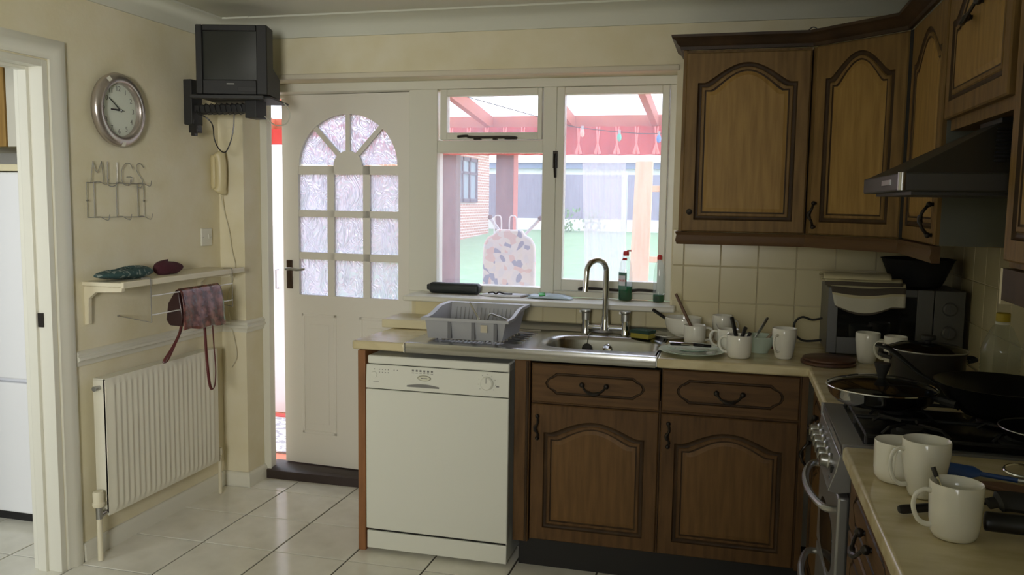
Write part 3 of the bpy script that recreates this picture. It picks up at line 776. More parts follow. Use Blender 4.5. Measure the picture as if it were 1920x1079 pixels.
u3 = cabinet('wall_cabinet', 'narrow oak wall cabinet between the corner and the cooker hood', (WX, 3.215, 0), R(-90), .53, 1.385, 2.10, .32, 'wall cabinets')
door_front(u3, .02, .515, 1.387, 2.098, 'R', hand_z=1.46, rise=.085, top=.045, base=False)
obj('side_panel', boxo(.531, .534, .012, .318, 1.386, 2.10), mat('melamine_grey', (.13, .135, .11), .6), u3, world=False)
u4 = cabinet('wall_cabinet', 'short oak wall cabinet above the cooker hood', (WX, 2.678, 0), R(-90), .60, 1.712, 2.25, .32, 'wall cabinets')
d4 = door_front(u4, .004, .594, 1.742, 2.14, None, rise=.105, top=.03, base=False)
bail(.30, 1.985, d4, tilt=0.01)
u5 = cabinet('wall_cabinet', 'oak wall cabinet at the right edge, nearest the camera', (WX, 2.06, 0), R(-90), .62, 1.37, 2.25, .32, 'wall cabinets')
door_front(u5, .03, .60, 1.385, 2.20, 'R', hand_z=1.46, rise=.09, top=.04, base=False)
crn = [(0, 2.098), (.012, 2.098), (.014, 2.110), (.024, 2.118), (.030, 2.130), (.046, 2.142), (.048, 2.152), (0, 2.152)]
tag(obj('cornice_moulding', MB().sweep([(o_, z_) for o_, z_ in crn], [(-.225, YB - .01), (-.225, 3.498), (.262, 3.498), (.553, 3.225), (.553, 2.69)]), mat('oak_cornice', (.035, .020, .010), .5, spec=.25, noise=(12, (1, 1, 1), (.06, .034, .016), .4, .7))),
    'dark oak cornice moulding along the tops of the wall cabinets', 'moulding')
rail = [(-.018, 1.335), (.004, 1.335), (.010, 1.350), (.006, 1.372), (.012, 1.384), (-.018, 1.384)]
tag(obj('light_rail', MB().sweep(rail, [(-.225, YB - .01), (-.225, 3.50), (.262, 3.50), (.555, 3.228), (.555, 2.69)]), OAKD if False else mat('oak_rail', (.12, .066, .028), .5, spec=.2, noise=(14, (.4, .4, 3), (.10, .055, .025), .4, .7))),
    'oak light rail under the back wall cabinets', 'moulding')
o = tag(obj('light_rail', MB().box(.56, .585, 1.44, 2.04, 1.30, 1.368), OAKD), 'dark rail under the wall cabinet at the right edge', 'moulding')
obj('end_block', boxo(.56, .60, 2.04, 2.056, 1.29, 1.368), CREAM, o)

# worktops: one continuous L-shaped laminate top, a short left piece, the sink top
wt = thing('worktop', 'cream marbled worktop running from the sink round the corner and along the right wall', 'worktop', (.3, 3.2, .87))
def slab(poly, z0=.872, z1=.91): return MB().prism([(a, b, z0) for a, b in poly], (0, 0, z1 - z0))
obj('slab', slab([(-.272, 3.236), (.276, 3.236), (.276, 2.662), (XR - .01, 2.662), (XR - .01, YB - .012), (-.272, YB - .012)]), WORK, wt, bevel=.009, seg=3)
obj('joint_strip', boxo(-.275, -.271, 3.24, 3.82, .875, .9115), BRUSH, wt)
obj('end_strip', boxo(.268, .30, 2.655, 2.661, .872, .911), BRUSH, wt)
wn_ = tag(obj('worktop', slab([(.275, .7), (XR - .01, .7), (XR - .01, 2.186), (.275, 2.186)]), WORK, bevel=.009, seg=3), 'cream marbled worktop on the near side of the cooker', 'worktop')
wl = tag(obj('worktop', slab([(-1.532, 3.236), (-1.298, 3.236), (-1.298, YB - .012), (-1.50, YB - .012)]), WORK, bevel=.009, seg=3), 'short cream worktop end left of the sink', 'worktop')
obj('edge_strip', boxo(-1.300, -1.296, 3.232, 3.80, .872, .912), GLOSS, wl)
tag(obj('boxed_ledge', boxo(-1.555, -1.30, 3.60, YB - .012, .912, .951), CREAM, bevel=.004), 'cream ledge on the worktop behind the dish rack, next to the door', 'ledge')

# ------------------------------------------------------------------ sink
sk_ = thing('sink', 'stainless steel sink top with one oblong bowl and a ribbed drainer', 'sink', (-.78, 3.5, .91))
sx0, sx1, sy0, sy1, szt = -1.293, -.276, 3.235, YB - .012, .916
bcx, bcy, brx, bry = -.512, 3.487, .232, .165
NB = 40


def se(t, rx, ry, p=3.2):
    c_, s_ = math.cos(t), math.sin(t)
    return (bcx + rx * math.copysign(abs(c_) ** (2 / p), c_), bcy + ry * math.copysign(abs(s_) ** (2 / p), s_))


def rect_at(t):
    c_, s_ = math.cos(t), math.sin(t)
    x0, x1, y0, y1 = -.79, sx1 - .004, sy0 + .012, 3.76
    k = min(((x1 - bcx) if c_ > 0 else (bcx - x0)) / max(abs(c_), 1e-6), ((y1 - bcy) if s_ > 0 else (bcy - y0)) / max(abs(s_), 1e-6))
    return (bcx + c_ * k, bcy + s_ * k)


ts = [2 * PI * i / NB for i in range(NB)]
cn = [math.atan2(y - bcy, x - bcx) % (2 * PI) for x in (-.79, sx1 - .004) for y in (sy0 + .012, 3.76)]
ts = sorted(set([round(t, 4) for t in ts + cn])); n = len(ts)
g = MB()
rr = [[(*rect_at(t), szt) for t in ts], [(*se(t, brx + .022, bry + .018), szt) for t in ts], [(*se(t, brx + .010, bry + .008), szt - .004) for t in ts], [(*se(t, brx, bry), szt - .02) for t in ts],
      [(*se(t, brx - .02, bry - .02), szt - .14) for t in ts], [(*se(t, brx - .05, bry - .05), szt - .165) for t in ts]]
g.add([p for r_ in rr for p in r_], [(k * n + i, k * n + (i + 1) % n, (k + 1) * n + (i + 1) % n, (k + 1) * n + i) for k in range(5) for i in range(n)])
g.add(rr[-1], [tuple(range(n))])
obj('bowl', g, STEEL, sk_, smooth=45)
g = MB()
g.prism([(sx0, 3.76, szt - .006), (sx0, 3.785, szt - .006), (sx0, 3.81, szt + .028), (sx0, sy1, szt + .030), (sx0, sy1, .91), (sx0, 3.76, .91)][::-1], (sx1 - sx0, 0, 0))
g.prism([(sx0, sy0 + .012, szt), (sx0, sy0 + .003, szt - .003), (sx0, sy0, szt - .012), (sx0, sy0, szt - .036), (sx0, sy0 + .004, szt - .045), (sx0, sy0 + .012, szt - .045)], (sx1 - sx0, 0, 0))
g.box(sx0, -.79, sy0 + .012, 3.76, szt - .004, szt); g.box(-.79, sx1 - .001, 3.755, 3.762, szt - .004, szt)
dn = obj('drainer', g, STEEL, sk_, smooth=40)
g = MB()
for k in range(7):
    y = 3.36 + k * .058; g.tube([(-1.20, y, szt + .0005), (-.83, y, szt + .0005)], .006, 8, flat=.5)
obj('rib', g, STEEL, dn, kind='stuff')
obj('plug_hole', MB().lathe([(.034, 0), (.03, .002), (.022, .001), (.0, -.002)], 20, (bcx - .06, bcy + .02, szt - .164)), CHROME, sk_)
obj('overflow', MB().lathe([(.020, 0), (.017, .005), (.012, .003), (1e-4, .0)], 18, (-.518, 3.6325, .868), Matrix.Rotation(R(80), 4, 'X')), CHROME, sk_)
obj('sink_plug', MB().lathe([(.022, -.004), (.022, .004), (.012, .008), (1e-4, .009)], 18, (-.605, 3.625, .865), Matrix.Rotation(R(80), 4, 'X')), BLACKM, sk_)
obj('plug_chain', MB().tube(spline([(-.60, 3.715, .925), (-.605, 3.66, .92), (-.607, 3.635, .885)]), .0015, 5), BRUSH, sk_)

tp = thing('mixer_tap', 'chrome bridge mixer tap with swan-neck spout behind the sink', 'tap', (-.545, 3.74, .915))
g = MB()
g.tube([(-.632, 3.735, .945), (-.455, 3.735, .945)], .014, 14); g.lathe([(.022, 0), (.02, .02), (.017, .035), (.016, .06)], 18, (-.545, 3.735, .935)); obj('bridge', g, CHROME, tp)
sp1 = [(-.545, 3.735, .98), (-.545, 3.735, 1.12)] + [(-.545 - .0345 + .0345 * math.cos(a), 3.735 - .055 + .055 * math.cos(a), 1.195 + .052 * math.sin(a)) for a in [PI * i / 14 for i in range(15)]] + [(-.617, 3.622, 1.13), (-.618, 3.62, 1.112)]
obj('spout', MB().tube([sp1[0], sp1[1]] + sp1[2:], [.0145] * 2 + [.0125] * (len(sp1) - 2), 14), CHROME, tp)
for s in (-.632, -.455):
    o = obj('valve_body', MB().lathe([(.021, 0), (.019, .01), (.018, .06)], 18, (s, 3.735, .916)), CHROME, tp)
    g = MB().lathe([(.0195, 0), (.0195, .032), (.024, .038), (.023, .044), (1e-4, .045)], 18, (s, 3.735, .976)); g.box(s - .028, s + .012, 3.727, 3.743, 1.008, 1.018)
    obj('handle', g, BRUSH, o)

# dish rack
dk = thing('dish_rack', 'grey plastic dish rack on the drainer', 'dish rack', (-1.06, 3.46, .92))
# slight turn is not visible; built square to the wall
bx0, bx1, by0, by1, bz0 = -1.225, -.905, 3.318, 3.60, .925
tx0, tx1, ty0, ty1 = -1.238, -.875, 3.288, 3.64


def rim_z(y): t = (y - ty0) / (ty1 - ty0); s_ = min(1, max(0, (t - .18) / .5)); return 1.016 + .028 * (s_ * s_ * (3 - 2 * s_))


def ring(x0, x1, y0, y1, z, rimf=False, N=12, off=0):
    P = []
    for i in range(N): P.append((x0 + (x1 - x0) * i / N, y0))
    for i in range(N): P.append((x1, y0 + (y1 - y0) * i / N))
    for i in range(N): P.append((x1 - (x1 - x0) * i / N, y1))
    for i in range(N): P.append((x0, y1 - (y1 - y0) * i / N))
    return [(a, b, (rim_z(b) + off) if rimf else z) for a, b in P]


g = MB(); R0 = [ring(bx0, bx1, by0, by1, bz0), ring(tx0 + .008, tx1 - .008, ty0 + .008, ty1 - .008, 0, True, off=-.006), ring(tx0 - .006, tx1 + .006, ty0 - .006, ty1 + .006, 0, True),
                ring(tx0 - .006, tx1 + .006, ty0 - .006, ty1 + .006, 0, True, off=-.012)]
Rin = [ring(tx0 + .012, tx1 - .012, ty0 + .012, ty1 - .012, 0, True, off=-.003), ring(bx0 + .004, bx1 - .004, by0 + .004, by1 - .004, bz0 + .004)]
seq = [R0[0], R0[1], R0[3], R0[2], Rin[0], Rin[1]]; n = 48
g.add([p for r_ in seq for p in r_], [(k * n + i, k * n + (i + 1) % n, (k + 1) * n + (i + 1) % n, (k + 1) * n + i) for k in range(5) for i in range(n)])
obj('tub', g, GREY, dk, smooth=40)
g = MB()
for k in range(17):
    x = bx0 + .02 + k * .0178; g.box(x, x + .005, by0 + .01, by1 - .01, bz0, bz0 + .006)
for k in range(15):
    x = bx0 + .03 + k * .019; g.tube([(x, by1 - .03, bz0 + .005), (x, by1 + .012, 1.022)], .0022, 5)
obj('plate_slats', g, GREY, dk, kind='stuff')
for x in (-1.232 + .108, -1.232 + .21, -1.232 + .305):
    obj('drain_notch', boxo(x - .007, x + .007, 3.294, 3.322, .93, 1.000), mat('notch_grey', (.16, .165, .18), .4), dk)
for k, x in enumerate((-1.18, -.95)):
    for y in (3.34, 3.57): obj('foot', MB().lathe([(.008, 0), (.008, .010)], 8, (x, y, .9165)), GREY, dk)
obj('sticker', boxo(-.99, -.962, 3.2958, 3.300, .962, .992), mat('sticker', (.55, .50, .38), .6), dk)
k1 = thing('cutlery_knife', 'steel knife leaning in the dish rack', 'knife', (-1.02, 3.42, .94))
obj('blade', MB().tube([(-1.02, 3.36, 1.012), (-1.075, 3.42, 1.066)], .004, 6, flat=.4), CHROME, k1); obj('handle', MB().tube([(-.985, 3.33, .94), (-1.02, 3.36, 1.012)], .006, 8), CHROME, k1)
tag(obj('fork', MB().tube(spline([(-1.00, 3.40, .94), (-.985, 3.40, 1.02), (-.95, 3.41, 1.016), (-.90, 3.41, 1.0)]), .004, 6), BRUSH), 'steel fork sticking out of the dish rack beside the knife', 'fork')

sp_o = thing('sponge', 'green and yellow scouring sponge behind the sink, right of the tap', 'sponge', (-.37, 3.67, .917), R(-24))
obj('foam', boxo(-.045, .045, -.032, .032, 0, .022), mat('foam_yellow', (.36, .31, .05), .9), sp_o, world=False, bevel=.004)
obj('scourer', boxo(-.045, .045, -.032, .032, .022, .036), mat('scour_green', (.03, .07, .05), .95, bump=(90, .6, (1, 1, 1))), sp_o, world=False)

# ------------------------------------------------------------------ dishwasher
dw = thing('dishwasher', 'white freestanding dishwasher under the drainer', 'dishwasher', (-1.16, 3.25, 0))
dx0, dx1, dy = -1.470, -.852, 3.238
obj('body', boxo(dx0 + .006, dx1 - .004, dy + .022, 3.80, .02, .845), APPL, dw, bevel=.003)
obj('top_lid', boxo(dx0 + .006, dx1, dy + .004, 3.80, .815, .850), APPL, dw, bevel=.006)
pn = obj('control_panel', MB().prism([(dx0, dy, .712), (dx0, dy + .02, .712), (dx0, dy + .02, .812), (dx0, dy + .006, .812)], (dx1 - dx0, 0, 0)), APPL, dw, bevel=.003)
obj('door', boxo(dx0, dx1, dy, dy + .02, .105, .708), APPL, dw, bevel=.004)
obj('kick_plate', boxo(dx0 + .002, dx1 - .002, dy + .004, dy + .02, .018, .095), APPL, dw, bevel=.003)
for z0, z1 in ((.09, .11), (.705, .82)): obj('shadow_gap', boxo(dx0 + .01, dx1 - .01, dy + .012, dy + .03, z0, z1), DARK, dw)
RX = Matrix.Rotation(PI / 2, 4, 'X')
fy = lambda z: dy - .0006 + .006 * (z - .712) / .10
o = obj('dial', MB().lathe([(.028, 0), (.027, .010), (.022, .014), (1e-4, .014)], 24, (-.944, fy(.765) , .765), RX), APPL, pn); obj('pointer', boxo(-.945, -.943, fy(.765) - .0155, fy(.765) - .013, .768, .79), PRINT, o)
obj('button', MB().lathe([(.013, 0), (.012, .003), (1e-4, .0035)], 18, (-1.433, fy(.77), .77), RX), APPL, pn)
g = MB()
for a, z in [(-1.433, .793)] + [(-1.41 + .013 * k, .793) for k in range(4)] + [(-1.345 + .014 * k, .793) for k in range(2)] + [(-1.41 + .013 * k, .781) for k in range(4)]: g.box(a - .0018, a + .0018, fy(z) - .0004, fy(z) + .001, z - .0018, z + .0018)
for k in range(6):
    a = -1.262 + .0165 * k; g.box(a - .0042, a + .0042, fy(.797) - .0004, fy(.797) + .001, .793, .8005); g.box(a - .005, a + .005, fy(.788) - .0004, fy(.788) + .001, .7865, .788)
for k in range(9):
    a = R(-130 + 260 * k / 8); x_, z_ = -.944 + .037 * math.sin(a), .765 + .037 * math.cos(a); g.box(x_ - .0012, x_ + .0012, fy(z_) - .0004, fy(z_) + .001, z_ - .0012, z_ + .0012)
g.box(-.905, -.893, fy(.76) - .0004, fy(.76) + .001, .752, .757)
obj('printed_marks', g, PRINT, pn, smooth=0)
o = obj('badge', MB().lathe([(.030, 0), (.028, .002), (1e-4, .002)], 28, (-1.212, fy(.768), .768), RX @ Matrix.Diagonal((1, .4, 1, 1))), mat('badge_grey', (.36, .36, .29), .35, .4), pn)
obj('badge_face', MB().lathe([(.025, 0), (.025, .0006), (1e-4, .0006)], 28, (-1.212, fy(.768) - .002, .768), RX @ Matrix.Diagonal((1, .36, 1, 1))), mat('badge_cream', (.70, .70, .58), .35), o)
for a, b_ in ((-1.2255, -1.2125), (-1.2105, -1.1975)): obj('badge_lettering', boxo(a, b_, fy(.768) - .0034, fy(.768) - .0028, .7663, .7698), PRINT, o)
obj('small_print', boxo(-1.437, -1.412, fy(.742) - .0005, fy(.742) + .001, .7412, .7428), PRINT, pn)
hp = [(-1.287 + .14 * i / 12, .735 + .008 * math.sin(PI * i / 12)) for i in range(13)] + [(-1.147, .729), (-1.287, .729)]
obj('grip', MB().prism([(a, dy - .0012, b) for a, b in hp], (0, .006, 0)), mat('grip_grey', (.22, .22, .21), .3), pn)

# ------------------------------------------------------------------ cooker and hood
ck = thing('cooker', 'silver gas cooker with black pan supports and a row of round knobs', 'cooker', (.55, 2.42, 0))
CY0, CY1 = 2.192, 2.652
obj('body', boxo(.30, XR - .015, CY0 + .004, CY1 - .004, .02, .895), mat('cooker_side', (.09, .09, .09), .5), ck)
obj('hob_tray', MB().prism([(.272, CY0, .885), (.272, CY1, .885), (.272, CY1, .905), (.272, CY0, .905)], (.0001, 0, 0)).box(.274, XR - .012, CY0, CY1, .882, .912), mat('cooker_silver', (.30, .30, .30), .35, .6), ck, bevel=.008, seg=3)
g = MB().prism([(.270, CY0, .882), (.262, CY0, .84), (.246, CY0, .792), (.268, CY0, .785), (.30, CY0, .79), (.30, CY0, .882)], (0, CY1 - CY0, 0))
cp_ = obj('control_panel', g, 'cooker_silver', ck, bevel=.002)
for k in range(6):
    y = 2.605 - k * .062; Mk = Matrix.Rotation(R(-82), 4, 'Y')
    o = obj('knob', MB().lathe([(.021, 0), (.021, .006), (.017, .010), (.015, .026), (1e-4, .027)], 20, (.262, y, .838), Mk), BRUSH, cp_)
    obj('grip', boxo(.232, .238, y - .003, y + .003, .824, .852), CHROME, o)
obj('button', MB().box(.252, .262, 2.225, 2.245, .80, .815).box(.254, .264, 2.225, 2.245, .828, .843), BLACK, cp_)
dr = obj('oven_door', boxo(.272, .30, CY0 + .004, CY1 - .004, .50, .775), 'cooker_silver', ck, bevel=.006)
obj('glass', MB().prism([(.2705, 2.42 + .15 * math.copysign(abs(math.cos(t)) ** .6, math.cos(t)), .60 + .075 * math.copysign(abs(math.sin(t)) ** .6, math.sin(t))) for t in [2 * PI * i / 32 for i in range(32)]], (.004, 0, 0)), mat('oven_glass', (.01, .01, .01), .06), dr)
obj('handle', MB().tube(spline([(.275, CY1 - .03, .735), (.245, CY1 - .04, .735), (.222, 2.52, .735), (.215, 2.42, .735), (.222, 2.32, .735), (.245, CY0 + .04, .735), (.275, CY0 + .03, .735)]), .0095, 10), BRUSH, dr)
dr = obj('oven_door', boxo(.272, .30, CY0 + .004, CY1 - .004, .08, .492), 'cooker_silver', ck, bevel=.006)
obj('glass', boxo(.2705, .274, CY0 + .07, CY1 - .07, .15, .40), 'oven_glass', dr, bevel=.001)
obj('handle', MB().tube(spline([(.275, CY1 - .03, .465), (.245, CY1 - .04, .465), (.222, 2.52, .465), (.215, 2.42, .465), (.222, 2.32, .465), (.245, CY0 + .04, .465), (.275, CY0 + .03, .465)]), .0095, 10), BRUSH, dr)
obj('enamel_well', boxo(.325, XR - .03, CY0 + .022, CY1 - .022, .9125, .9145), mat('black_enamel', (.01, .01, .01), .25), ck)
for sy0_, sy1_ in ((CY0 + .026, 2.418), (2.426, CY1 - .026)):
    g = MB(); x0, x1 = .332, XR - .04; z = .944
    g.tube([(x0, sy0_, z - .012), (x1, sy0_, z - .012), (x1, sy1_, z - .012), (x0, sy1_, z - .012)], .005, 6, closed=True)
    ym = (sy0_ + sy1_) / 2
    for xc in (.45, .70):
        for a in range(4):
            c_, s_ = math.cos(a * PI / 2 + .785), math.sin(a * PI / 2 + .785)
            g.tube([(xc + .024 * c_, ym + .024 * s_, z + .004), (xc + .085 * c_, ym + .085 * s_, z + .004), (xc + .11 * c_, ym + .10 * s_, z - .012)], .0045, 6)
    for p in ((x0, sy0_), (x1, sy0_), (x1, sy1_), (x0, sy1_)): g.tube([(*p, .913), (*p, z - .012)], .005, 6)
    obj('pan_support', g, mat('cast_iron', (.012, .012, .012), .5), ck)
for xc in (.45, .70):
    for yc in (2.32, 2.525): obj('burner', MB().lathe([(.045, 0), (.045, .008), (.032, .012), (.032, .022), (1e-4, .024)], 20, (xc, yc, .9145)), BLACKM, ck)

hd = thing('cooker_hood', 'dark steel chimney hood over the cooker', 'cooker hood', (.6, 2.37, 1.53))
HY0, HY1, HX = 2.085, 2.655, .352
hm = mat('hood_metal', (.05, .047, .04), .5, .4)
obj('canopy_band', MB().box(HX, XR - .012, HY0, HY1, 1.532, 1.574), hm, hd, bevel=.004)
g = MB(); b4 = [(HX + .006, HY0 + .006, 1.574), (XR - .012, HY0 + .006, 1.574), (XR - .012, HY1 - .006, 1.574), (HX + .006, HY1 - .006, 1.574)]
t4 = [(.60, 2.27, 1.70), (XR - .012, 2.27, 1.70), (XR - .012, 2.47, 1.70), (.60, 2.47, 1.70)]
g.add(b4 + t4, [(0, 1, 5, 4), (1, 2, 6, 5), (2, 3, 7, 6), (3, 0, 4, 7), (4, 5, 6, 7), (3, 2, 1, 0)]); obj('canopy', g, hm, hd, smooth=0, bevel=.003)
obj('flue', boxo(.60, XR - .02, 2.275, 2.465, 1.70, 1.711), BLACKM, hd)
obj('filter', boxo(HX + .03, XR - .05, HY0 + .03, HY1 - .03, 1.524, 1.533), hm, hd)
obj('corner_cap', MB().lathe([(.009, 0), (.009, .040)], 12, (HX + .005, HY0 + .005, 1.534)), BRUSH, hd)
obj('button_row', boxo(HX - .003, HX + .001, 2.20, 2.32, 1.548, 1.560), BRUSH, hd)
g = MB()
for k in range(9):
    z = 1.60 + k * .010; yb_ = HY0 + .006 + (z - 1.574) / .126 * .179; g.box(.60 - .05 + k * .004, .68, yb_ - .003, yb_ + .003, z, z + .004)
obj('vent_slots', g, BLACK, hd, kind='stuff')

# ------------------------------------------------------------------ microwave corner
mw = thing('microwave', 'silver microwave oven with two dials in the corner of the worktop', 'microwave', (.6, 3.6, .91))
MX0, MX1, MY0, MZ0, MZ1 = .358, .842, 3.495, .925, 1.183
MS = mat('microwave_silver', (.13, .13, .125), .4, .4)
obj('casing', boxo(MX0 + .002, MX1 - .002, MY0 + .022, MY0 + .30, MZ0, MZ1 - .002), MS, mw, bevel=.004)
d_ = obj('door', MB(), MS, mw) if False else None
g = MB(); g.box(MX0, .395, MY0, MY0 + .02, MZ0, MZ1); g.box(.676, .734, MY0, MY0 + .02, MZ0, MZ1); g.box(.395, .676, MY0, MY0 + .02, MZ0, .99); g.box(.395, .676, MY0, MY0 + .02, 1.155, MZ1)
d_ = obj('door', g, MS, mw, bevel=.002); obj('glass', boxo(.393, .678, MY0 + .006, MY0 + .012, .988, 1.157), 'oven_glass', d_)
d_ = obj('control_panel', boxo(.737, MX1, MY0, MY0 + .02, MZ0, MZ1), MS, mw, bevel=.002)
for z in (1.115, 1.025):
    o = obj('dial', MB().lathe([(.026, 0), (.025, .012), (.02, .016), (1e-4, .016)], 22, (.79, MY0, z), RX), MS, d_); obj('grip', boxo(.787, .793, MY0 - .022, MY0 - .014, z - .018, z + .018), MS, o)
for p in ((MX0 + .03, MY0 + .04), (MX1 - .03, MY0 + .04), (MX0 + .03, MY0 + .27), (MX1 - .03, MY0 + .27)): obj('foot', MB().lathe([(.012, 0), (.012, .014)], 10, (*p, .911)), BLACKM, mw)
tag(obj('power_cable', MB().tube(spline([(.352, 3.62, 1.045), (.315, 3.63, 1.035), (.275, 3.625, 1.045), (.246, 3.62, 1.02), (.250, 3.615, .975), (.285, 3.615, .950), (.352, 3.62, .955)]), .0045, 8), BLACKM), 'black cable looped at the left side of the microwave', 'cable')
tag(obj('roasting_dish', MB().lathe([(.10, 0), (.112, .02), (.150, .103), (.156, .107), (.150, .108), (.108, .022), (1e-4, .012)], 32, (.70, 3.66, 1.187), Matrix.Diagonal((.88, .95, 1, 1))), BLACKM), 'large dark pan standing on top of the microwave', 'pan')
# tea towel folded over the front of the microwave
tw = thing('tea_towel', 'cream tea towel with grey-brown stripes hanging over the microwave front', 'towel', (.48, 3.46, 1.19))
TC1 = mat('towel_cream', (.55, .50, .32), .95, bump=(160, .3, (1, 1, 1))); TC2 = mat('towel_stripe', (.085, .07, .055), .95, bump=(160, .3, (1, 1, 1))); TC3 = mat('towel_pale', (.58, .56, .46), .95, bump=(160, .3, (1, 1, 1)))


def weld(o, th):
    m = o.modifiers.new('s', 'SOLIDIFY'); m.thickness = th; m.offset = 0; return o


def cloth(x0, x1, prof, sag, bands, skew=.03):
    P = spline([(0, y, z) for y, z in prof], 5); n = len(P) - 1; nu = 24

    def f(u, v):
        i = round(v * n); p = P[i]; t = v * v
        return (x0 + (x1 - x0) * u + skew * (1 - u) * t, p.y - .007 * math.sin(PI * u) * t - .003 * math.sin(u * 11 + 1) * v, p.z - sag(u) * t * v + .002 * math.sin(u * 7) * (1 - v))
    g = MB().grid(f, nu, n)
    g.m = [next(m_ for lim, m_ in bands if (k // nu + .5) / n < lim) for k in range(len(g.f))]
    return g


tb_ = [(.60, 0), (.72, 1), (.78, 0), (.96, 2), (1.1, 1)]
weld(obj('front_drop', cloth(.352, .630, [(3.60, 1.194), (3.54, 1.197), (3.492, 1.203), (3.474, 1.190), (3.468, 1.15), (3.468, 1.112)], lambda u: .030 * math.sin(PI * min(1, u * 1.25)) if u < .8 else 0, tb_), [TC1, TC2, TC3], tw, smooth=60), .005)
weld(obj('top_fold', cloth(.338, .615, [(3.62, 1.206), (3.55, 1.214), (3.49, 1.220), (3.460, 1.212), (3.455, 1.196)], lambda u: 0, [(.8, 0), (1.1, 1)], 0), [TC1, TC2, TC3], tw, smooth=60), .006)
weld(obj('top_fold', cloth(.333, .575, [(3.63, 1.222), (3.55, 1.234), (3.49, 1.238), (3.462, 1.230), (3.458, 1.219)], lambda u: 0, [(1.1, 0)], 0), [TC1, TC2, TC3], tw, smooth=60), .006)

# ------------------------------------------------------------------ crockery
def mug(label, x, y, r, h, ang, z=.911, rb=None, m=CERAM, group='white mugs', hs=1.0, cat='mug', name='mug'):
    rb = rb or r * .93
    t = thing(name, label, cat, (x, y, z), ang, group)
    pr = [(rb * .80, 0), (rb * .86, .0015), (rb * .97, .010), (rb + (r - rb) * .35, h * .3), (r, h * .75), (r, h - .002), (r - .0012, h), (r - .0035, h - .002), (r - .0045, h * .7), (rb - .005, .014), (rb * .7, .007), (1e-4, .006)]
    obj('body', MB().lathe(pr, 36), m, t, world=False, smooth=60)
    zc_ = h * .53; hh = h * .30 * hs
    rr_ = rb + (r - rb) * .8
    P = [(rr_ - .003, 0, zc_ + hh), (rr_ + .012, 0, zc_ + hh * 1.12), (rr_ + .026, 0, zc_ + hh * .75), (rr_ + .029, 0, zc_), (rr_ + .021, 0, zc_ - hh * .75), (rr_ + .008, 0, zc_ - hh * 1.08), (rr_ - .006, 0, zc_ - hh * 1.1)]
    obj('handle', MB().tube(spline(P, 5), .0055, 10, flat=.72), m, t, world=False, smooth=60)
    return t


def bowl(name, label, x, y, r, h, rb, m, cat, group=None, z=.911, conic=False):
    t = .004
    pr = [(rb, 0), (rb, .004)] + ([(r, h)] if conic else [(rb + (r - rb) * math.sin(PI / 2 * q) , .004 + (h - .004) * (1 - math.cos(PI / 2 * q))) for q in (.2, .4, .6, .8, .93, 1)])
    pr += [(r - t * .4, h + .002), (r - t, h)] + ([(rb, .01)] if conic else [(rb + (r - t - rb) * math.sin(PI / 2 * q), .01 + (h - .01) * (1 - math.cos(PI / 2 * q))) for q in (.93, .8, .6, .4, .2)]) + [(1e-4, .008)]
    o = obj(name, MB().lathe(pr, 40, (x, y, z)), m, smooth=60)
    return tag(o, label, cat, group)


def plate(label, x, y, r, z, m, group=None, h=.016):
    pr = [(r * .58, 0), (r * .60, .003), (r * .72, .007), (r, h - .002), (r, h), (r * .97, h), (r * .70, .010), (r * .60, .007), (1e-4, .006)]
    return tag(obj('plate', MB().lathe(pr, 44, (x, y, z)), m, smooth=60), label, 'plate', group)


mug('white mug holding black-handled knives at the counter edge, right of the green plates', .030, 3.355, .0475, .088, R(168), rb=.0455, group='white mugs with cutlery')
mug('white mug half hidden behind the front mug of black-handled knives', -.012, 3.50, .043, .088, R(172), rb=.042, group='white mugs with cutlery')
mug('tall white mug standing alone between the green bowl and the round wooden board', .196, 3.39, .0455, .118, R(236), rb=.034, hs=.8, group='tall white mugs')
mug('short white mug holding the long wooden spoon beside the white bowl', -.150, 3.625, .0455, .080, R(10), rb=.044, group='white mugs with cutlery')
mug('tall white mug at the back against the tiles, behind the spoon mug', -.040, 3.745, .043, .112, R(20), rb=.036, hs=.8, group='tall white mugs')
mug('tall white mug in front of the microwave, handle to the right', .495, 3.40, .044, .115, R(-30), rb=.034, hs=.8, group='tall white mugs')
mug('white mug squeezed between the microwave and the big black pot', .577, 3.315, .040, .118, R(170), rb=.036, hs=.8, group='tall white mugs')
plate('large white plate under the white bowl, behind the sink end', -.248, 3.735, .098, .917, CERAM)
bowl('bowl', 'deep white bowl on the large white plate', -.205, 3.742, .080, .080, .035, CERAM, 'bowl', z=.925)
plate('larger pale green plate, at the bottom of the pair on the counter edge', -.150, 3.385, .128, .911, GREENC, 'pale green plates')
plate('smaller pale green plate on top of the larger one, under the black cutlery', -.148, 3.392, .098, .925, GREENC, 'pale green plates', h=.013)
bowl('bowl', 'pale green conical bowl of utensils behind the front mug', .110, 3.505, .074, .066, .034, GREENC, 'bowl', conic=True)


def stick(name, label, cat, p0, p1, r0, r1, m, group=None, flat=1.0):
    P = [Vector(p0).lerp(Vector(p1), i / 6) for i in range(7)]
    return tag(obj(name, MB().tube(P, [r0 + (r1 - r0) * i / 6 for i in range(7)], 10, flat=flat), m, smooth=50, bevel=0), label, cat, group)


def knife(label, p0, p1, hr=.0075, frac=.5, name='table_knife', cat='knife', hm_=BLACK, group='black handled cutlery'):
    """p0 blade end, p1 handle end"""
    a, b = Vector(p0), Vector(p1); mid = a.lerp(b, 1 - frac)
    t = thing(name, label, cat, p0, 0, group)
    obj('blade', MB().tube([a, mid], [.003, .006], 8, flat=.35), CHROME, t); obj('handle', MB().tube([mid, mid.lerp(b, .1), mid.lerp(b, .95), b], [hr * .7, hr, hr * 1.05, hr * .8], 10, flat=.7), hm_, t)
    return t


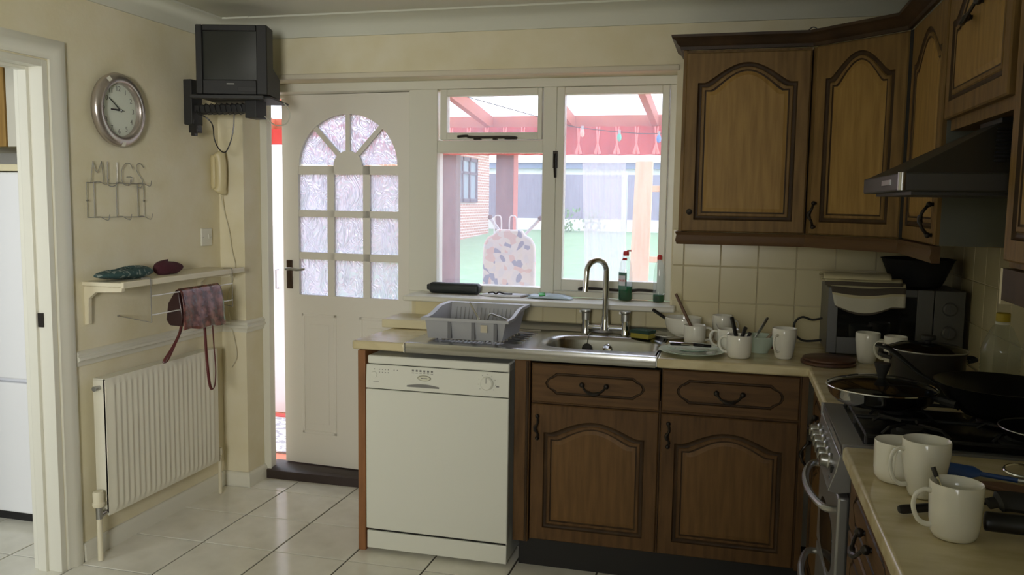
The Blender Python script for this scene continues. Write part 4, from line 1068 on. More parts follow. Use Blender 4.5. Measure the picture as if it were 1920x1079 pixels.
knife('black-handled knife leaning out of the white bowl to the left', (-.215, 3.74, .955), (-.337, 3.72, 1.037), .0075, .62)
stick('wooden_spoon', 'long brown wooden spoon handle standing in the short white mug', 'spoon', (-.135, 3.61, .925), (-.236, 3.66, 1.115), .007, .006, mat('spoon_wood', (.17, .10, .065), .6))
knife('black-handled knife leaning left in the front mug, the tallest one', (.035, 3.345, .925), (-.002, 3.37, 1.065), .0085, .55)
knife('black-handled knife leaning right in the front mug', (.018, 3.335, .925), (.052, 3.36, 1.030), .0085, .5)
knife('short black-handled knife at the right rim of the front mug', (.04, 3.36, .925), (.070, 3.372, 1.008), .008, .35)
stick('thin_rod', 'thin metal stick poking up behind the two handles of the mugs', 'skewer', (-.015, 3.50, .93), (-.062, 3.50, 1.018), .0018, .0018, BRUSH)
t = thing('steel_spatula', 'steel spatula leaning out of the green bowl to the right', 'spatula', (.09, 3.5, .92))
obj('shaft', MB().tube([(.065, 3.48, .925), (.100, 3.50, .985)], .004, 8), BRUSH, t); obj('blade', MB().tube([(.095, 3.50, .978), (.108, 3.503, .998), (.134, 3.51, 1.046), (.137, 3.51, 1.052)], [.004, .008, .008, .004], 10, flat=.25), BRUSH, t)
stick('wooden_spoon', 'light brown wooden spoon handle leaning out of the green bowl', 'spoon', (.10, 3.49, .925), (.163, 3.49, 1.000), .006, .0055, mat('handle_tan', (.30, .22, .14), .6))
stick('wooden_stick', 'dark brown wooden utensil lying behind the lone tall mug', 'utensil', (.13, 3.60, .920), (.245, 3.575, .920), .009, .008, mat('utensil_brown', (.10, .04, .025), .6), flat=.5)
for lab, p0, p1 in (('black-handled knife lying to the left on the small green plate', (-.10, 3.41, .944), (-.232, 3.37, .946)), ('black-handled knife lying across the others on the small green plate', (-.24, 3.42, .945), (-.10, 3.365, .948)),
                    ('black-handled fork lying to the right on the small green plate', (-.19, 3.36, .9505), (-.075, 3.38, .9445))):
    knife(lab, p0, p1, .0065, .6, name='table_fork' if 'fork' in lab else 'table_knife', cat='fork' if 'fork' in lab else 'knife')
t = thing('round_board', 'round brown wooden board by the inner corner of the worktop', 'board', (.352, 3.335, .911))
BRD = mat('board_brown', (.11, .05, .028), .5, noise=(9, (1, 6, 1), (.07, .03, .018), .4, .7))
obj('disc', MB().lathe([(.094, 0), (.098, .002), (.098, .010), (.094, .012), (1e-4, .012)], 44, (.352, 3.335, .911)), BRD, t); obj('disc', MB().lathe([(.090, 0), (.094, .002), (.094, .008), (.090, .010), (1e-4, .010)], 44, (.355, 3.34, .9235)), BRD, t)

# pots and pans
pt = thing('cooking_pot', 'tall black lidded pot between the microwave and the frying pan', 'pot', (.607, 2.935, .911))
obj('body', MB().lathe([(.104, 0), (.110, .006), (.1115, .126), (.116, .130), (.116, .133), (.1085, .131), (.107, .01), (1e-4, .006)], 44, (.607, 2.935, .911)), mat('pot_enamel', (.03, .03, .032), .28), pt, smooth=50)
ld = obj('lid', MB().lathe([(.116, 0), (.116, .004), (.09, .014), (.05, .021), (1e-4, .023)], 40, (.607, 2.935, 1.0455)), 'glass_lid', pt, smooth=60)
obj('lid_rim', MB().tube([(.607 + .1155 * math.cos(2 * PI * i / 40), 2.935 + .1155 * math.sin(2 * PI * i / 40), 1.047) for i in range(40)], .0028, 6, closed=True), BRUSH, ld)
obj('knob', MB().lathe([(.010, 0), (.010, .008), (.022, .012), (.022, .024), (1e-4, .026)], 20, (.607, 2.935, 1.066)), BLACKM, ld)
for s in (-1, 1):
    cx_ = .607 + s * .112
    obj('side_handle', MB().tube(spline([(cx_, 2.90, 1.018), (cx_ + s * .022, 2.912, 1.022), (cx_ + s * .026, 2.935, 1.022), (cx_ + s * .022, 2.958, 1.022), (cx_, 2.97, 1.018)]), .0065, 8), BLACKM, pt)
fp = thing('frying_pan', 'steel frying pan with a domed glass lid on the left hob ring', 'frying pan', (.405, 2.50, .953))
FC = (.408, 2.515)
obj('body', MB().lathe([(.105, 0), (.118, .004), (.136, .022), (.143, .044), (.145, .045), (.141, .045), (.133, .024), (.11, .008), (1e-4, .006)], 52, (*FC, .953)), CHROME, fp, smooth=55)
ld = obj('lid', MB().lathe([(.143, 0), (.13, .008), (.095, .018), (.05, .024), (1e-4, .026)], 48, (*FC, .999)), 'glass_lid', fp, smooth=60)
obj('lid_rim', MB().tube([(FC[0] + .1435 * math.cos(2 * PI * i / 52), FC[1] + .1435 * math.sin(2 * PI * i / 52), .9995) for i in range(52)], .0028, 6, closed=True), CHROME, ld)
obj('knob', MB().lathe([(.011, 0), (.011, .006), (.014, .014), (.021, .036), (.022, .042), (1e-4, .044)], 22, (*FC, 1.0235)), BLACKM, ld)
obj('handle', MB().tube(spline([(FC[0] + .12, FC[1] - .075, .990), (FC[0] + .135, FC[1] - .088, .988), (FC[0] + .165, FC[1] - .115, .985)]), [.008] * 6 + [.011] * 7, 8), BLACKM, fp)
wk = thing('wok', 'big black frying pan with a long raised handle on the rear hob ring', 'frying pan', (.70, 2.45, .953))
WC = (.692, 2.452)
obj('body', MB().lathe([(.078, 0), (.09, .003), (.135, .045), (.162, .084), (.165, .086), (.161, .086), (.132, .047), (.088, .008), (1e-4, .005)], 52, (*WC, .953)), NONSTK, wk, smooth=55)
o = obj('handle', MB().tube(spline([(WC[0] - .150, WC[1] + .04, 1.022), (.50, 2.515, 1.045), (.462, 2.55, 1.075), (.43, 2.585, 1.098), (.405, 2.61, 1.102)]), [.005] * 6 + [.007] * 7 + [.008] * 6 + [.009] * 6, 10, flat=.6), NONSTK, wk)
obj('hanging_loop', MB().tube([(.425 + .008 * math.cos(2 * PI * i / 12), 2.588 + .008 * math.sin(2 * PI * i / 12), 1.106) for i in range(12)], .002, 6, closed=True), CHROME, o)
sp2 = thing('small_pan', 'low dark pan with a bright rim on the ring nearest the mugs', 'frying pan', (.71, 2.25, .953))
obj('body', MB().lathe([(.082, 0), (.088, .002), (.104, .022), (.106, .023), (.102, .022), (.086, .006), (1e-4, .004)], 44, (.735, 2.235, .953)), NONSTK, sp2, smooth=55)
obj('rim', MB().tube([(.735 + .105 * math.cos(2 * PI * i / 44), 2.235 + .105 * math.sin(2 * PI * i / 44), .977) for i in range(44)], .0018, 6, closed=True), BRUSH, sp2)

ob = thing('oil_bottle', 'clear ribbed oil bottle with a yellow cap against the right wall', 'bottle', (.795, 2.86, .911))
pr = [(.052, 0), (.056, .004), (.056, .05)]
for k in range(8): pr += [(.0535, .054 + k * .012), (.0555, .060 + k * .012)]
pr += [(.056, .155), (.050, .175), (.030, .222), (.0165, .240), (.0165, .252)]
obj('body', MB().lathe(pr, 36, (.795, 2.86, .911)), 'glass_bottle', ob, smooth=60)
obj('oil', MB().lathe([(.050, .004), (.0525, .01), (.0525, .062), (1e-4, .0621)], 30, (.795, 2.86, .911)), 'glass_oil', ob)
obj('cap', MB().lathe([(.020, 0), (.020, .024), (.018, .026), (1e-4, .026)], 24, (.795, 2.86, 1.155)), mat('cap_yellow', (.50, .38, .03), .5), ob)
obj('cap_ring', MB().lathe([(.020, 0), (.020, .008)], 24, (.795, 2.86, 1.146)), GLOSS, ob)

# near worktop
mug('wide white mug nearest the hob, standing behind its neighbour', .358, 1.942, .0500, .086, R(252), rb=.049, group='white mugs on the near worktop')
mug('tall tapered white mug in the middle of the near three', .391, 1.845, .0460, .118, R(196), rb=.033, hs=.95, group='white mugs on the near worktop')
mug('white mug nearest the camera with a spoon and dark dregs inside', .398, 1.627, .0445, .100, R(190), rb=.041, hs=.95, group='white mugs on the near worktop')
t = thing('teaspoon', 'teaspoon standing in the mug nearest the camera', 'spoon', (.42, 1.64, .95))
obj('shaft', MB().tube([(.400, 1.617, .93), (.366, 1.656, 1.022)], .0028, 8), CHROME, t); obj('tip', MB().tube([(.370, 1.652, 1.010), (.364, 1.658, 1.026)], [.004, .0045], 8), BLACKM, t)
tag(obj('tea_dregs', MB().lathe([(.037, 0), (.037, .004), (1e-4, .004)], 28, (.398, 1.627, .945)), mat('tea_brown', (.06, .02, .012), .15)), 'dark tea left in the mug nearest the camera', 'drink')
t = thing('vegetable_knife', 'knife with a straight black handle lying behind the nearest mug', 'knife', (.38, 1.74, .918))
obj('handle', MB().tube([(.322, 1.715, .9215), (.328, 1.717, .9215), (.42, 1.765, .9215)], [.007, .0095, .0085], 12, flat=.8), BLACK, t); obj('blade', MB().tube([(.42, 1.765, .9215), (.53, 1.83, .9215)], [.009, .004], 8, flat=.2), CHROME, t)
t = thing('silicone_spatula', 'blue silicone spatula lying beyond the middle mug', 'spatula', (.53, 2.0, .918))
obj('head', MB().tube([(.468, 2.023, .923), (.475, 2.021, .923), (.520, 2.008, .923), (.535, 2.000, .923)], [.012, .016, .015, .007], 12, flat=.35), mat('blue_silicone', (.02, .07, .26), .45), t)
obj('shaft', MB().tube([(.533, 2.001, .922), (.600, 1.975, .922)], .0055, 8), 'blue_silicone', t); obj('handle', MB().tube([(.60, 1.975, .922), (.74, 1.925, .922)], .006, 8), BRUSH, t)
t = thing('wooden_spatula', 'broad brown wooden spatula lying right of the nearest mug', 'spatula', (.6, 1.9, .918))
obj('blade', MB().prism([(.505, 1.950, .912), (.560, 1.958, .912), (.655, 1.92, .912), (.70, 1.87, .912), (.66, 1.855, .912), (.58, 1.885, .912)], (0, 0, .010)), mat('spatula_brown', (.16, .085, .05), .55), t, bevel=.003)
obj('handle', MB().tube([(.66, 1.885, .918), (.80, 1.83, .918)], .008, 8), 'spatula_brown', t)
tag(obj('wire_ring', MB().tube([(.63 + .035 * math.cos(2 * PI * i / 24), 2.055 + .026 * math.sin(2 * PI * i / 24), .9135 + .008 + .006 * math.sin(2 * PI * i / 24)) for i in range(24)], .003, 6, closed=True), CHROME), 'steel ring lying at the right edge before the hob', 'ring')
t = thing('ladle', 'black slotted ladle lying behind the thick black handle', 'ladle', (.55, 1.79, .918))
obj('bowl', MB().tube(spline([(.495, 1.79, .925), (.53, 1.80, .930), (.575, 1.79, .930), (.60, 1.78, .926)]), [.012] * 4 + [.022] * 9 + [.014] * 6, 12, flat=.55), BLACKM, t); obj('shaft', MB().tube([(.60, 1.78, .924), (.76, 1.74, .93)], .006, 8), BLACKM, t)
t = thing('pan_handle', 'thick black pan handle reaching in from the right edge', 'pan', (.55, 1.64, .93))
obj('grip', MB().tube(spline([(.450, 1.650, .938), (.462, 1.648, .938), (.50, 1.645, .938), (.58, 1.632, .942), (.70, 1.61, .95)]), [.007, .013, .016, .0175, .018, .018] + [.018] * 19, 14, flat=.85), BLACK, t)
obj('pan', MB().lathe([(.09, 0), (.12, .045), (.117, .045), (.088, .004), (1e-4, .003)], 40, (.775, 1.50, .912)), NONSTK, t, smooth=55) if True else None

# ------------------------------------------------------------------ window board things
t = thing('pencil_case', 'black soft case lying on the left end of the window sill', 'case', (-1.31, 3.93, 1.046))
obj('body', MB().box(-1.44, -1.182, 3.895, 3.955, 1.0465, 1.098), mat('case_black', (.015, .02, .02), .5, bump=(14, .8, (1, 3, 3))), t, bevel=.018, seg=4)
obj('end_tab', boxo(-1.452, -1.438, 3.91, 3.94, 1.06, 1.088), 'case_black', t, bevel=.005)
PAPER = mat('paper_white', (.68, .69, .74), .7)
t = thing('open_notebook', 'open white notebook lying on the sill before the ironing board', 'notebook', (-1.05, 3.9, 1.046))
g = MB().prism([(-1.165, 3.875, 1.0465), (-1.04, 3.845, 1.0465), (-.965, 3.86, 1.0465), (-.945, 3.945, 1.0465), (-1.13, 3.955, 1.0465)], (0, 0, .010)); obj('pages', g, PAPER, t, bevel=.002)
obj('cover', MB().prism([(-1.17, 3.872, 1.0455), (-.96, 3.855, 1.0455), (-.94, 3.95, 1.0455), (-1.135, 3.958, 1.0455)], (0, 0, .0015)), mat('cover_brown', (.25, .17, .13), .7), t)
tag(obj('sunglasses', MB().tube(spline([(-1.125, 3.868, 1.062), (-1.10, 3.862, 1.066), (-1.085, 3.862, 1.060), (-1.07, 3.86, 1.068), (-1.045, 3.872, 1.060), (-1.01, 3.88, 1.060)]), .004, 6), BLACK), 'dark glasses lying folded on the open notebook', 'glasses')
t = thing('wipes_packet', 'flat pale blue plastic packet with a green label on the sill', 'packet', (-.83, 3.89, 1.046))
g = MB().grid(lambda u, v: (-.935 + .205 * u + .012 * math.sin(v * 5), 3.845 + .115 * v - .02 * u * v, 1.050 + .016 * math.sin(PI * u) ** .6 * math.sin(PI * v) ** .6 + .003 * math.sin(u * 17) * math.sin(v * 11)), 20, 14)
weld(obj('film', g, mat('packet_film', (.50, .62, .72), .3), t, smooth=60), .003)
g = MB().grid(lambda u, v: (-.895 + .03 * u + .02 * (1 - v), 3.855 + .07 * v, 1.0545 + .016 * math.sin(PI * (u * .15 + .2)) ** .6 * math.sin(PI * (v * .6 + .1)) ** .6), 6, 8)
weld(obj('green_label', g, mat('label_green', (.05, .42, .10), .5), t), .002)


def dish_bottle(label, x, y, z, h, r, fill, open_cap, labelled, group):
    t = thing('detergent_bottle', label, 'bottle', (x, y, z), 0, group)
    D = Matrix.Diagonal((1, .7, 1, 1))
    pr = [(r * .9, 0), (r, .006), (r, h * .35), (r * .97, h * .55), (r * .78, h * .76), (r * .42, h * .88), (r * .36, h * .90)]
    obj('body', MB().lathe(pr, 28, (x, y, z), D), 'glass_bottle', t, smooth=60)
    obj('liquid', MB().lathe([(r * .84, .003), (r * .93, .008), (r * .93, fill), (1e-4, fill)], 26, (x, y, z), D), 'glass_liquid', t)
    c = obj('cap', MB().lathe([(r * .42, 0), (r * .44, .003), (r * .42, .017), (r * .3, .021), (1e-4, .022)], 18, (x, y, z + h * .89)), mat('cap_red', (.55, .03, .03), .4), t)
    obj('neck_band', MB().lathe([(r * .70, h * .80), (r * .56, h * .845)], 10, (x, y, z), D, a0=R(225), a1=R(290)), 'cap_red', t) if labelled else None
    if open_cap: obj('flip_lid', boxo(x + .004, x + .024, y - .006, y + .006, z + h * .89 + .019, z + h * .89 + .026), 'cap_red', c, bevel=.002)
    if labelled:
        lb = obj('label', MB().lathe([(r * 1.012, h * .22), (r * 1.015, h * .56)], 14, (x, y, z), D, a0=R(195), a1=R(285)), mat('label_dark_green', (.06, .16, .12), .5), t)
        obj('label_oval', MB().lathe([(r * 1.02, h * .30), (r * 1.03, h * .40), (r * 1.02, h * .50)], 12, (x, y, z), D, a0=R(205), a1=R(272)), PAPER, lb)
        text_mesh('FAIRY', .0145, Matrix.Translation((x - .011, y - r * .735 - .0008, z + h * .40)) @ Matrix.Rotation(R(-14), 4, 'Z') @ RX, 'cap_red', lb)
    return t


dish_bottle('nearly half full green washing-up bottle with an open red cap on the sill', -.484, 3.93, 1.046, .235, .032, .066, True, True, 'detergent bottles')
dish_bottle('nearly empty washing-up bottle with a closed red cap, at the sill end', -.330, 3.92, 1.046, .220, .0255, .034, False, False, 'detergent bottles')

# ------------------------------------------------------------------ left wall
ML = Matrix(((0, 0, 1, 0), (1, 0, 0, 0), (0, 1, 0, 0), (0, 0, 0, 1)))      # local x->+Y, y->+Z, z->+X
ckc = (XL, 3.095, 1.853)
cl = thing('wall_clock', 'round wall clock with a wide silver-pink rim and pale face', 'clock', ckc)
TC = Matrix.Translation(ckc)
obj('rim', MB().lathe([(.128, 0), (.150, .006), (.154, .020), (.148, .034), (.132, .042), (.118, .042), (.111, .036), (.109, .016)], 56, ckc, ML, cap=False), mat('clock_rim', (.50, .45, .42), .28, .85), cl, smooth=60)
for a in (118, 265):
    obj('rim_joint', MB().lathe([(.133, .0425), (.150, .0350)], 3, ckc, ML, a0=R(a), a1=R(a + 9)), GLOSS, cl)
fc_ = obj('face', MB().lathe([(.112, .012), (.112, .016), (1e-4, .016)], 48, ckc, ML), mat('clock_face', (.70, .74, .64), .5), cl)
for h_ in range(1, 13):
    a = R(90 - 30 * h_)
    text_mesh(str(h_), .030, TC @ ML @ Matrix.Translation((.088 * math.cos(a), .088 * math.sin(a), .0168)), PRINT, fc_, 'numeral')


def hand(deg, ln_, wd, zz, nm='hand'):
    a = R(90 - deg); c_, s_ = math.cos(a), math.sin(a)
    pts = [(-.012 * c_ - wd * .6 * -s_, -.012 * s_ - wd * .6 * c_), (-.012 * c_ + wd * .6 * -s_, -.012 * s_ + wd * .6 * c_), (ln_ * c_ + wd * .45 * -s_, ln_ * s_ + wd * .45 * c_), (ln_ * c_ - wd * .45 * -s_, ln_ * s_ - wd * .45 * c_)]
    obj(nm, MB().prism([TC @ ML @ Vector((p[0], p[1], zz)) for p in pts], (.001, 0, 0)), BLACKM, cl, smooth=0)


hand(270, .052, .007, .021, 'hour_hand'); hand(305, .078, .0045, .024, 'minute_hand'); hand(95, .025, .002, .026, 'second_hand')
obj('centre_pin', MB().lathe([(.004, .016), (.004, .030), (1e-4, .031)], 10, ckc, ML), CHROME, cl)

WIRE = mat('wire_grey', (.30, .29, .26), .4, .5)
mr = thing('mug_rack', 'empty wire wall rack spelling MUGS with six hooks', 'mug rack', (XL, 3.08, 1.5))
yz = lambda l, x=XL + .009: [(x, a, b) for a, b in l]
g = MB(); g.tube(yz([(2.904, 1.547), (3.246, 1.549), (3.246, 1.405), (2.904, 1.407)]), .0018, 6, closed=True)
obj('frame', g, WIRE, mr)
for y in (2.944, 3.074, 3.206):
    obj('upright', MB().tube(yz([(y, 1.549), (y, 1.406)]), .0018, 6), WIRE, mr)
    for z in (1.549, 1.406): obj('hook', MB().tube(spline([(XL + .009, y, z), (XL + .035, y, z + .003), (XL + .062, y, z - .008), (XL + .076, y, z - .008), (XL + .082, y, z + .014)], 4), .0018, 6), WIRE, mr)
for nm, l in (('letter_m', [(2.926, 1.549), (2.941, 1.634), (2.952, 1.60), (2.964, 1.588), (2.978, 1.61), (2.990, 1.636), (3.0, 1.551)]), ('letter_u', [(3.024, 1.636), (3.022, 1.552), (3.036, 1.535), (3.061, 1.537), (3.077, 1.553), (3.081, 1.636)]),
              ('letter_g', [(3.178, 1.611), (3.163, 1.632), (3.137, 1.634), (3.113, 1.612), (3.106, 1.573), (3.115, 1.549), (3.133, 1.54), (3.16, 1.55), (3.171, 1.575), (3.138, 1.576)]),
              ('letter_s', [(3.249, 1.618), (3.233, 1.634), (3.212, 1.636), (3.2, 1.616), (3.21, 1.594), (3.233, 1.57), (3.238, 1.548), (3.223, 1.531), (3.205, 1.536)])):
    pts = yz(l, XL + .011); obj(nm, MB().tube(spline(pts, 4) if nm != 'letter_m' else pts, .0016, 6), WIRE, mr)
for y in (2.904, 3.246): obj('screw', MB().ball((XL + .010, y, 1.475), .005, 8), BRUSH, mr)

# television on its bracket
tb = thing('tv_bracket', 'black wall bracket arm holding the small television', 'bracket', (XL, 3.6, 1.92))
obj('wall_plate', boxo(XL, XL + .045, 3.555, 3.640, 1.835, 2.045), BLACKM, tb, bevel=.004)
obj('arm', boxo(XL + .04, -2.165, 3.575, 3.625, 1.890, 1.928), BLACKM, tb, bevel=.004)
obj('sleeve', MB().box(-2.215, -2.155, 3.555, 3.645, 1.862, 1.946), BLACKM, tb, bevel=.004)
RT = R(14); TVM = Matrix.Translation((-2.362, 3.40, 1.955)) @ Matrix.Rotation(RT, 4, 'Z')
tray = obj('tray', MB(), BLACKM, tb) if False else None
g = MB(); g.box(-.005, .325, .03, .33, -.012, -.003, TVM); g.box(-.03, .30, .0, .035, -.018, -.002, TVM); obj('tray', g, BLACKM, tb, bevel=.002)
tv = thing('television', 'small dark box television on a wall bracket near the ceiling', 'television', (-2.362, 3.40, 1.955), RT)
W_, H_ = .320, .305
g = MB(); sx0_, sx1_, sz0_, sz1_ = .030, .272, .065, .278
for q in ((0, sx0_, 0, H_), (sx1_, W_, 0, H_), (sx0_, sx1_, 0, sz0_), (sx0_, sx1_, sz1_, H_)): g.box(q[0], q[1], 0, .035, q[2], q[3])
obj('bezel', g, TVP, tv, world=False, bevel=.004)
obj('screen', MB().grid(lambda u, v: (sx0_ + (sx1_ - sx0_) * u, .012 - .009 * (1 - (2 * u - 1) ** 2) * (1 - .5 * (2 * v - 1) ** 2), sz0_ + (sz1_ - sz0_) * v), 14, 12), SCREEN, tv, world=False, smooth=80)
g = MB()
g.prism([(.002, .035, .004), (.002, .10, .004), (.002, .10, .300), (.002, .035, H_ - .002)], (W_ - .004, 0, 0))
f_ = [(.004, .10, .004), (W_ - .004, .10, .004), (W_ - .004, .10, .298), (.004, .10, .298)]; b_ = [(.035, .20, .02), (W_ - .035, .20, .02), (W_ - .035, .20, .285), (.035, .20, .285)]
g.add(f_ + b_, [(0, 1, 5, 4), (1, 2, 6, 5), (2, 3, 7, 6), (3, 0, 4, 7), (4, 5, 6, 7)])
obj('rear_shell', g, TVP, tv, world=False, smooth=20)
g = MB(); g.prism([(.03, .18, .012), (.03, .31, .012), (.03, .31, .105), (.03, .29, .115), (.03, .18, .150)], (W_ - .06, 0, 0)); obj('rear_hump', g, TVP, tv, world=False, smooth=20, bevel=.003)
obj('badge', boxo(.138, .172, -.001, .001, .044, .049), mat('badge_silver', (.3, .3, .28), .4, .6), tv, world=False)
obj('flap', boxo(.19, .27, -.0015, .001, .012, .034), BLACKM, tv, world=False, bevel=.001)
tag(obj('tv_cable', MB().tube(spline([(XL + .06, 3.57, 1.90), (-2.468, 3.56, 1.885), (-2.425, 3.56, 1.868), (-2.403, 3.58, 1.834), (-2.408, 3.6, 1.772), (-2.385, 3.6, 1.725), (-2.35, 3.6, 1.708), (-2.318, 3.6, 1.765), (-2.303, 3.6, 1.83), (-2.300, 3.6, 1.885)]), .0028, 6), BLACK), 'black cable hanging in a loop below the television bracket', 'cable')
tag(obj('aerial_lead', MB().tube(spline([(-2.150, 3.62, 1.875), (-2.10, 3.62, 1.835), (-2.04, 3.62, 1.84), (-2.02, 3.62, 1.89), (-2.05, 3.62, 1.935)]), .0028, 6), mat('lead_white', (.5, .5, .42), .5)), 'pale lead looping at the right end of the television bracket', 'cable')
g = MB().tube(spline([(-2.48, 3.55, 1.86), (-2.485, 3.55, 1.84), (-2.475, 3.55, 1.825)]), .004, 6); g.box(-2.497, -2.452, 3.53, 3.57, 1.795, 1.83); g.box(-2.485, -2.465, 3.53, 3.555, 1.78, 1.80)
pg = tag(obj('mains_plug', g, BLACK, bevel=.004), 'black mains plug hanging under the bracket wall plate', 'plug'); pg['kind'] = 'thing'
obj('wound_cable', MB().tube([(XL + .06 + .24 * i / 60, 3.60 + .033 * math.cos(i * .9), 1.909 + .026 * math.sin(i * .9)) for i in range(61)], .0025, 5), BLACK, tb)

ph = thing('telephone', 'yellowed cream wall telephone handset hanging in the corner by the pier', 'telephone', (XL, 3.75, 1.62))
obj('base', boxo(XL, XL + .03, 3.752, 3.812, 1.535, 1.705), YELLOWED, ph, bevel=.010)
obj('handset', MB().tube(spline([(XL + .04, 3.762, 1.718), (XL + .050, 3.764, 1.70), (XL + .055, 3.766, 1.665), (XL + .056, 3.766, 1.615), (XL + .054, 3.768, 1.570), (XL + .048, 3.770, 1.535), (XL + .036, 3.772, 1.518)]), [.016, .022, .026, .029, .030, .029, .028] + [.026] * 23 + [.030, .032, .034, .034, .030, .024, .018], 12, flat=.6), YELLOWED, ph, smooth=60)
g = MB().tube(spline([(-2.50, 3.78, 1.52)] + [(a, 3.815, b) for a, b in [(-2.501, 1.416), (-2.479, 1.336), (-2.463, 1.229), (-2.446, 1.148), (-2.466, 1.066), (-2.492, .984), (-2.483, .875), (-2.457, .766), (-2.447, .684), (-2.476, .627)]]), .0025, 6)
tag(obj('trailing_wire', g, 'cord_white'), 'thin cream cord trailing down the wall below the telephone', 'cable')
sk2 = thing('power_socket', 'white power socket on the left wall under the telephone', 'socket', (XL, 3.705, 1.298))
obj('face_plate', boxo(XL, XL + .010, 3.662, 3.748, 1.255, 1.341), GLOSS, sk2, bevel=.003)
obj('rocker', boxo(XL + .008, XL + .014, 3.715, 3.727, 1.29, 1.312), GLOSS, sk2, bevel=.001)
for y in (3.672, 3.738): obj('screw', MB().lathe([(.0025, 0), (.0025, .001)], 8, (XL + .0101, y, 1.298), ML), BRUSH, sk2)

# shelf with brackets
sh = thing('wall_shelf', 'cream painted wooden wall shelf above the radiator', 'shelf', (XL, 3.3, 1.14))
SHP = mat('shelf_cream', (.68, .63, .47), .5)
obj('board', boxo(XL, -2.352, 2.868, 3.715, 1.132, 1.150), SHP, sh, bevel=.003)
obj('front_slat', boxo(-2.356, -2.342, 2.868, 3.735, 1.128, 1.153), SHP, sh, bevel=.003)
for y in (2.878, 3.628):
    obj('bracket', MB().prism([(XL, y, .972), (XL + .018, y, .975), (XL + .022, y, 1.08), (XL + .055, y, 1.106), (XL + .180, y, 1.112), (XL + .182, y, 1.131), (XL, y, 1.131)], (0, .020, 0)), SHP, sh, bevel=.002)
# knitted hats
KN = mat('knit_teal', (.03, .07, .07), .95, noise=(60, (1, 1, 1), (.22, .26, .24), .56, .60), bump=(90, .8, (1, 1, 1)))
KM = mat('knit_maroon', (.06, .012, .02), .95, bump=(90, .8, (1, 1, 1)))
g = MB().grid(lambda u, v: (-2.455 + .058 * math.cos(2 * PI * u) * math.sin(PI * v) ** .7, 3.02 + .165 * math.sin(2 * PI * u) * math.sin(PI * v) ** .7 * (1 + .04 * math.sin(u * 20)), 1.175 - .022 * math.cos(PI * v) * (1 + .25 * math.sin(2 * PI * u) + .12 * math.sin(u * 31))), 40, 12)
tag(obj('knitted_hat', g, KN, smooth=80), 'flat dark teal knitted hat with pale stripes on the shelf', 'hat')
g = MB().grid(lambda u, v: (-2.455 + .045 * math.cos(2 * PI * u) * math.sin(PI * v) ** .6, 3.30 + .088 * math.sin(2 * PI * u) * math.sin(PI * v) ** .6, 1.178 - .028 * math.cos(PI * v) * (1 - .3 * math.sin(2 * PI * u) + .1 * math.sin(u * 25))), 36, 12)
tag(obj('knitted_hat', g, KM, smooth=80), 'small maroon knitted hat right of the teal one on the shelf', 'hat')
# wire airer hooked on the shelf edge
ai = thing('airer', 'thin wire airer with two rails hooked on the shelf edge', 'airer', (-2.34, 3.3, 1.05))
for y in (3.02, 3.612):
    g = MB().tube(spline([(-2.38, y, 1.156), (-2.345, y, 1.158), (-2.334, y, 1.15), (-2.334, y, 1.10)], 4) + [Vector((-2.334, y, .973))], .0022, 6); g.tube([(-2.334, y, .973), (XL + .008, y + .045, .985)], .0022, 6); g.ball((XL + .006, y + .046, .985), .005, 8)
    obj('end_frame', g, WIRE, ai)
for z in (1.083, 1.004): obj('rail', MB().tube([(-2.334, 3.02, z), (-2.334, 3.612, z)], .0028, 8), mat('rail_white', (.75, .75, .72), .3, .3), ai)
# handbag over the airer rail
LT = mat('bag_leather', (.07, .016, .014), .27, noise=(26, (1, 1, 1), (.24, .085, .07), .42, .62), bump=(55, 1.0, (1, 1, 1)), coat=.3)
hb_ = thing('handbag', 'glossy red-brown leather handbag hanging over the airer rail', 'handbag', (-2.345, 3.36, 1.0))
def flap(u, v):
    y = 3.205 + .305 * u; bulge = .004 * math.sin(v * 5 + u * 7) + .002 * math.sin(u * 23)
    zb_ = .915 - .012 * u
    return (-2.343 + .036 * v ** .35 + bulge * v, y + .010 * (v - .5) * (2 * u - 1), 1.094 - (1.094 - zb_) * v + .004 * math.sin(u * 13) * v)
weld(obj('front_flap', MB().grid(flap, 22, 14), LT, hb_, smooth=80), .004)
g = MB().prism([(-2.345, 3.215, 1.092), (-2.36, 3.215, 1.090), (-2.400, 3.215, 1.03), (-2.412, 3.215, .955), (-2.395, 3.215, .930), (-2.335, 3.215, .928), (-2.325, 3.215, .97)], (0, .285, 0)); obj('body', g, mat('bag_inside', (.03, .01, .01), .3), hb_, bevel=.006)
def strap(pts, nm='strap'):
    obj(nm, MB().tube(spline(pts, 5), .0065, 8, flat=.35), mat('bag_strap', (.10, .022, .022), .3), hb_)
strap([(-2.37, 3.27, .94), (-2.37, 3.25, .89), (-2.37, 3.20, .835), (-2.37, 3.14, .785), (-2.37, 3.165, .785), (-2.368, 3.225, .86), (-2.365, 3.265, .94)])
strap([(-2.335, 3.385, .93), (-2.332, 3.388, .80), (-2.33, 3.398, .68), (-2.33, 3.412, .62), (-2.33, 3.432, .604), (-2.33, 3.450, .63), (-2.33, 3.456, .70), (-2.332, 3.450, .80), (-2.335, 3.445, .93)])

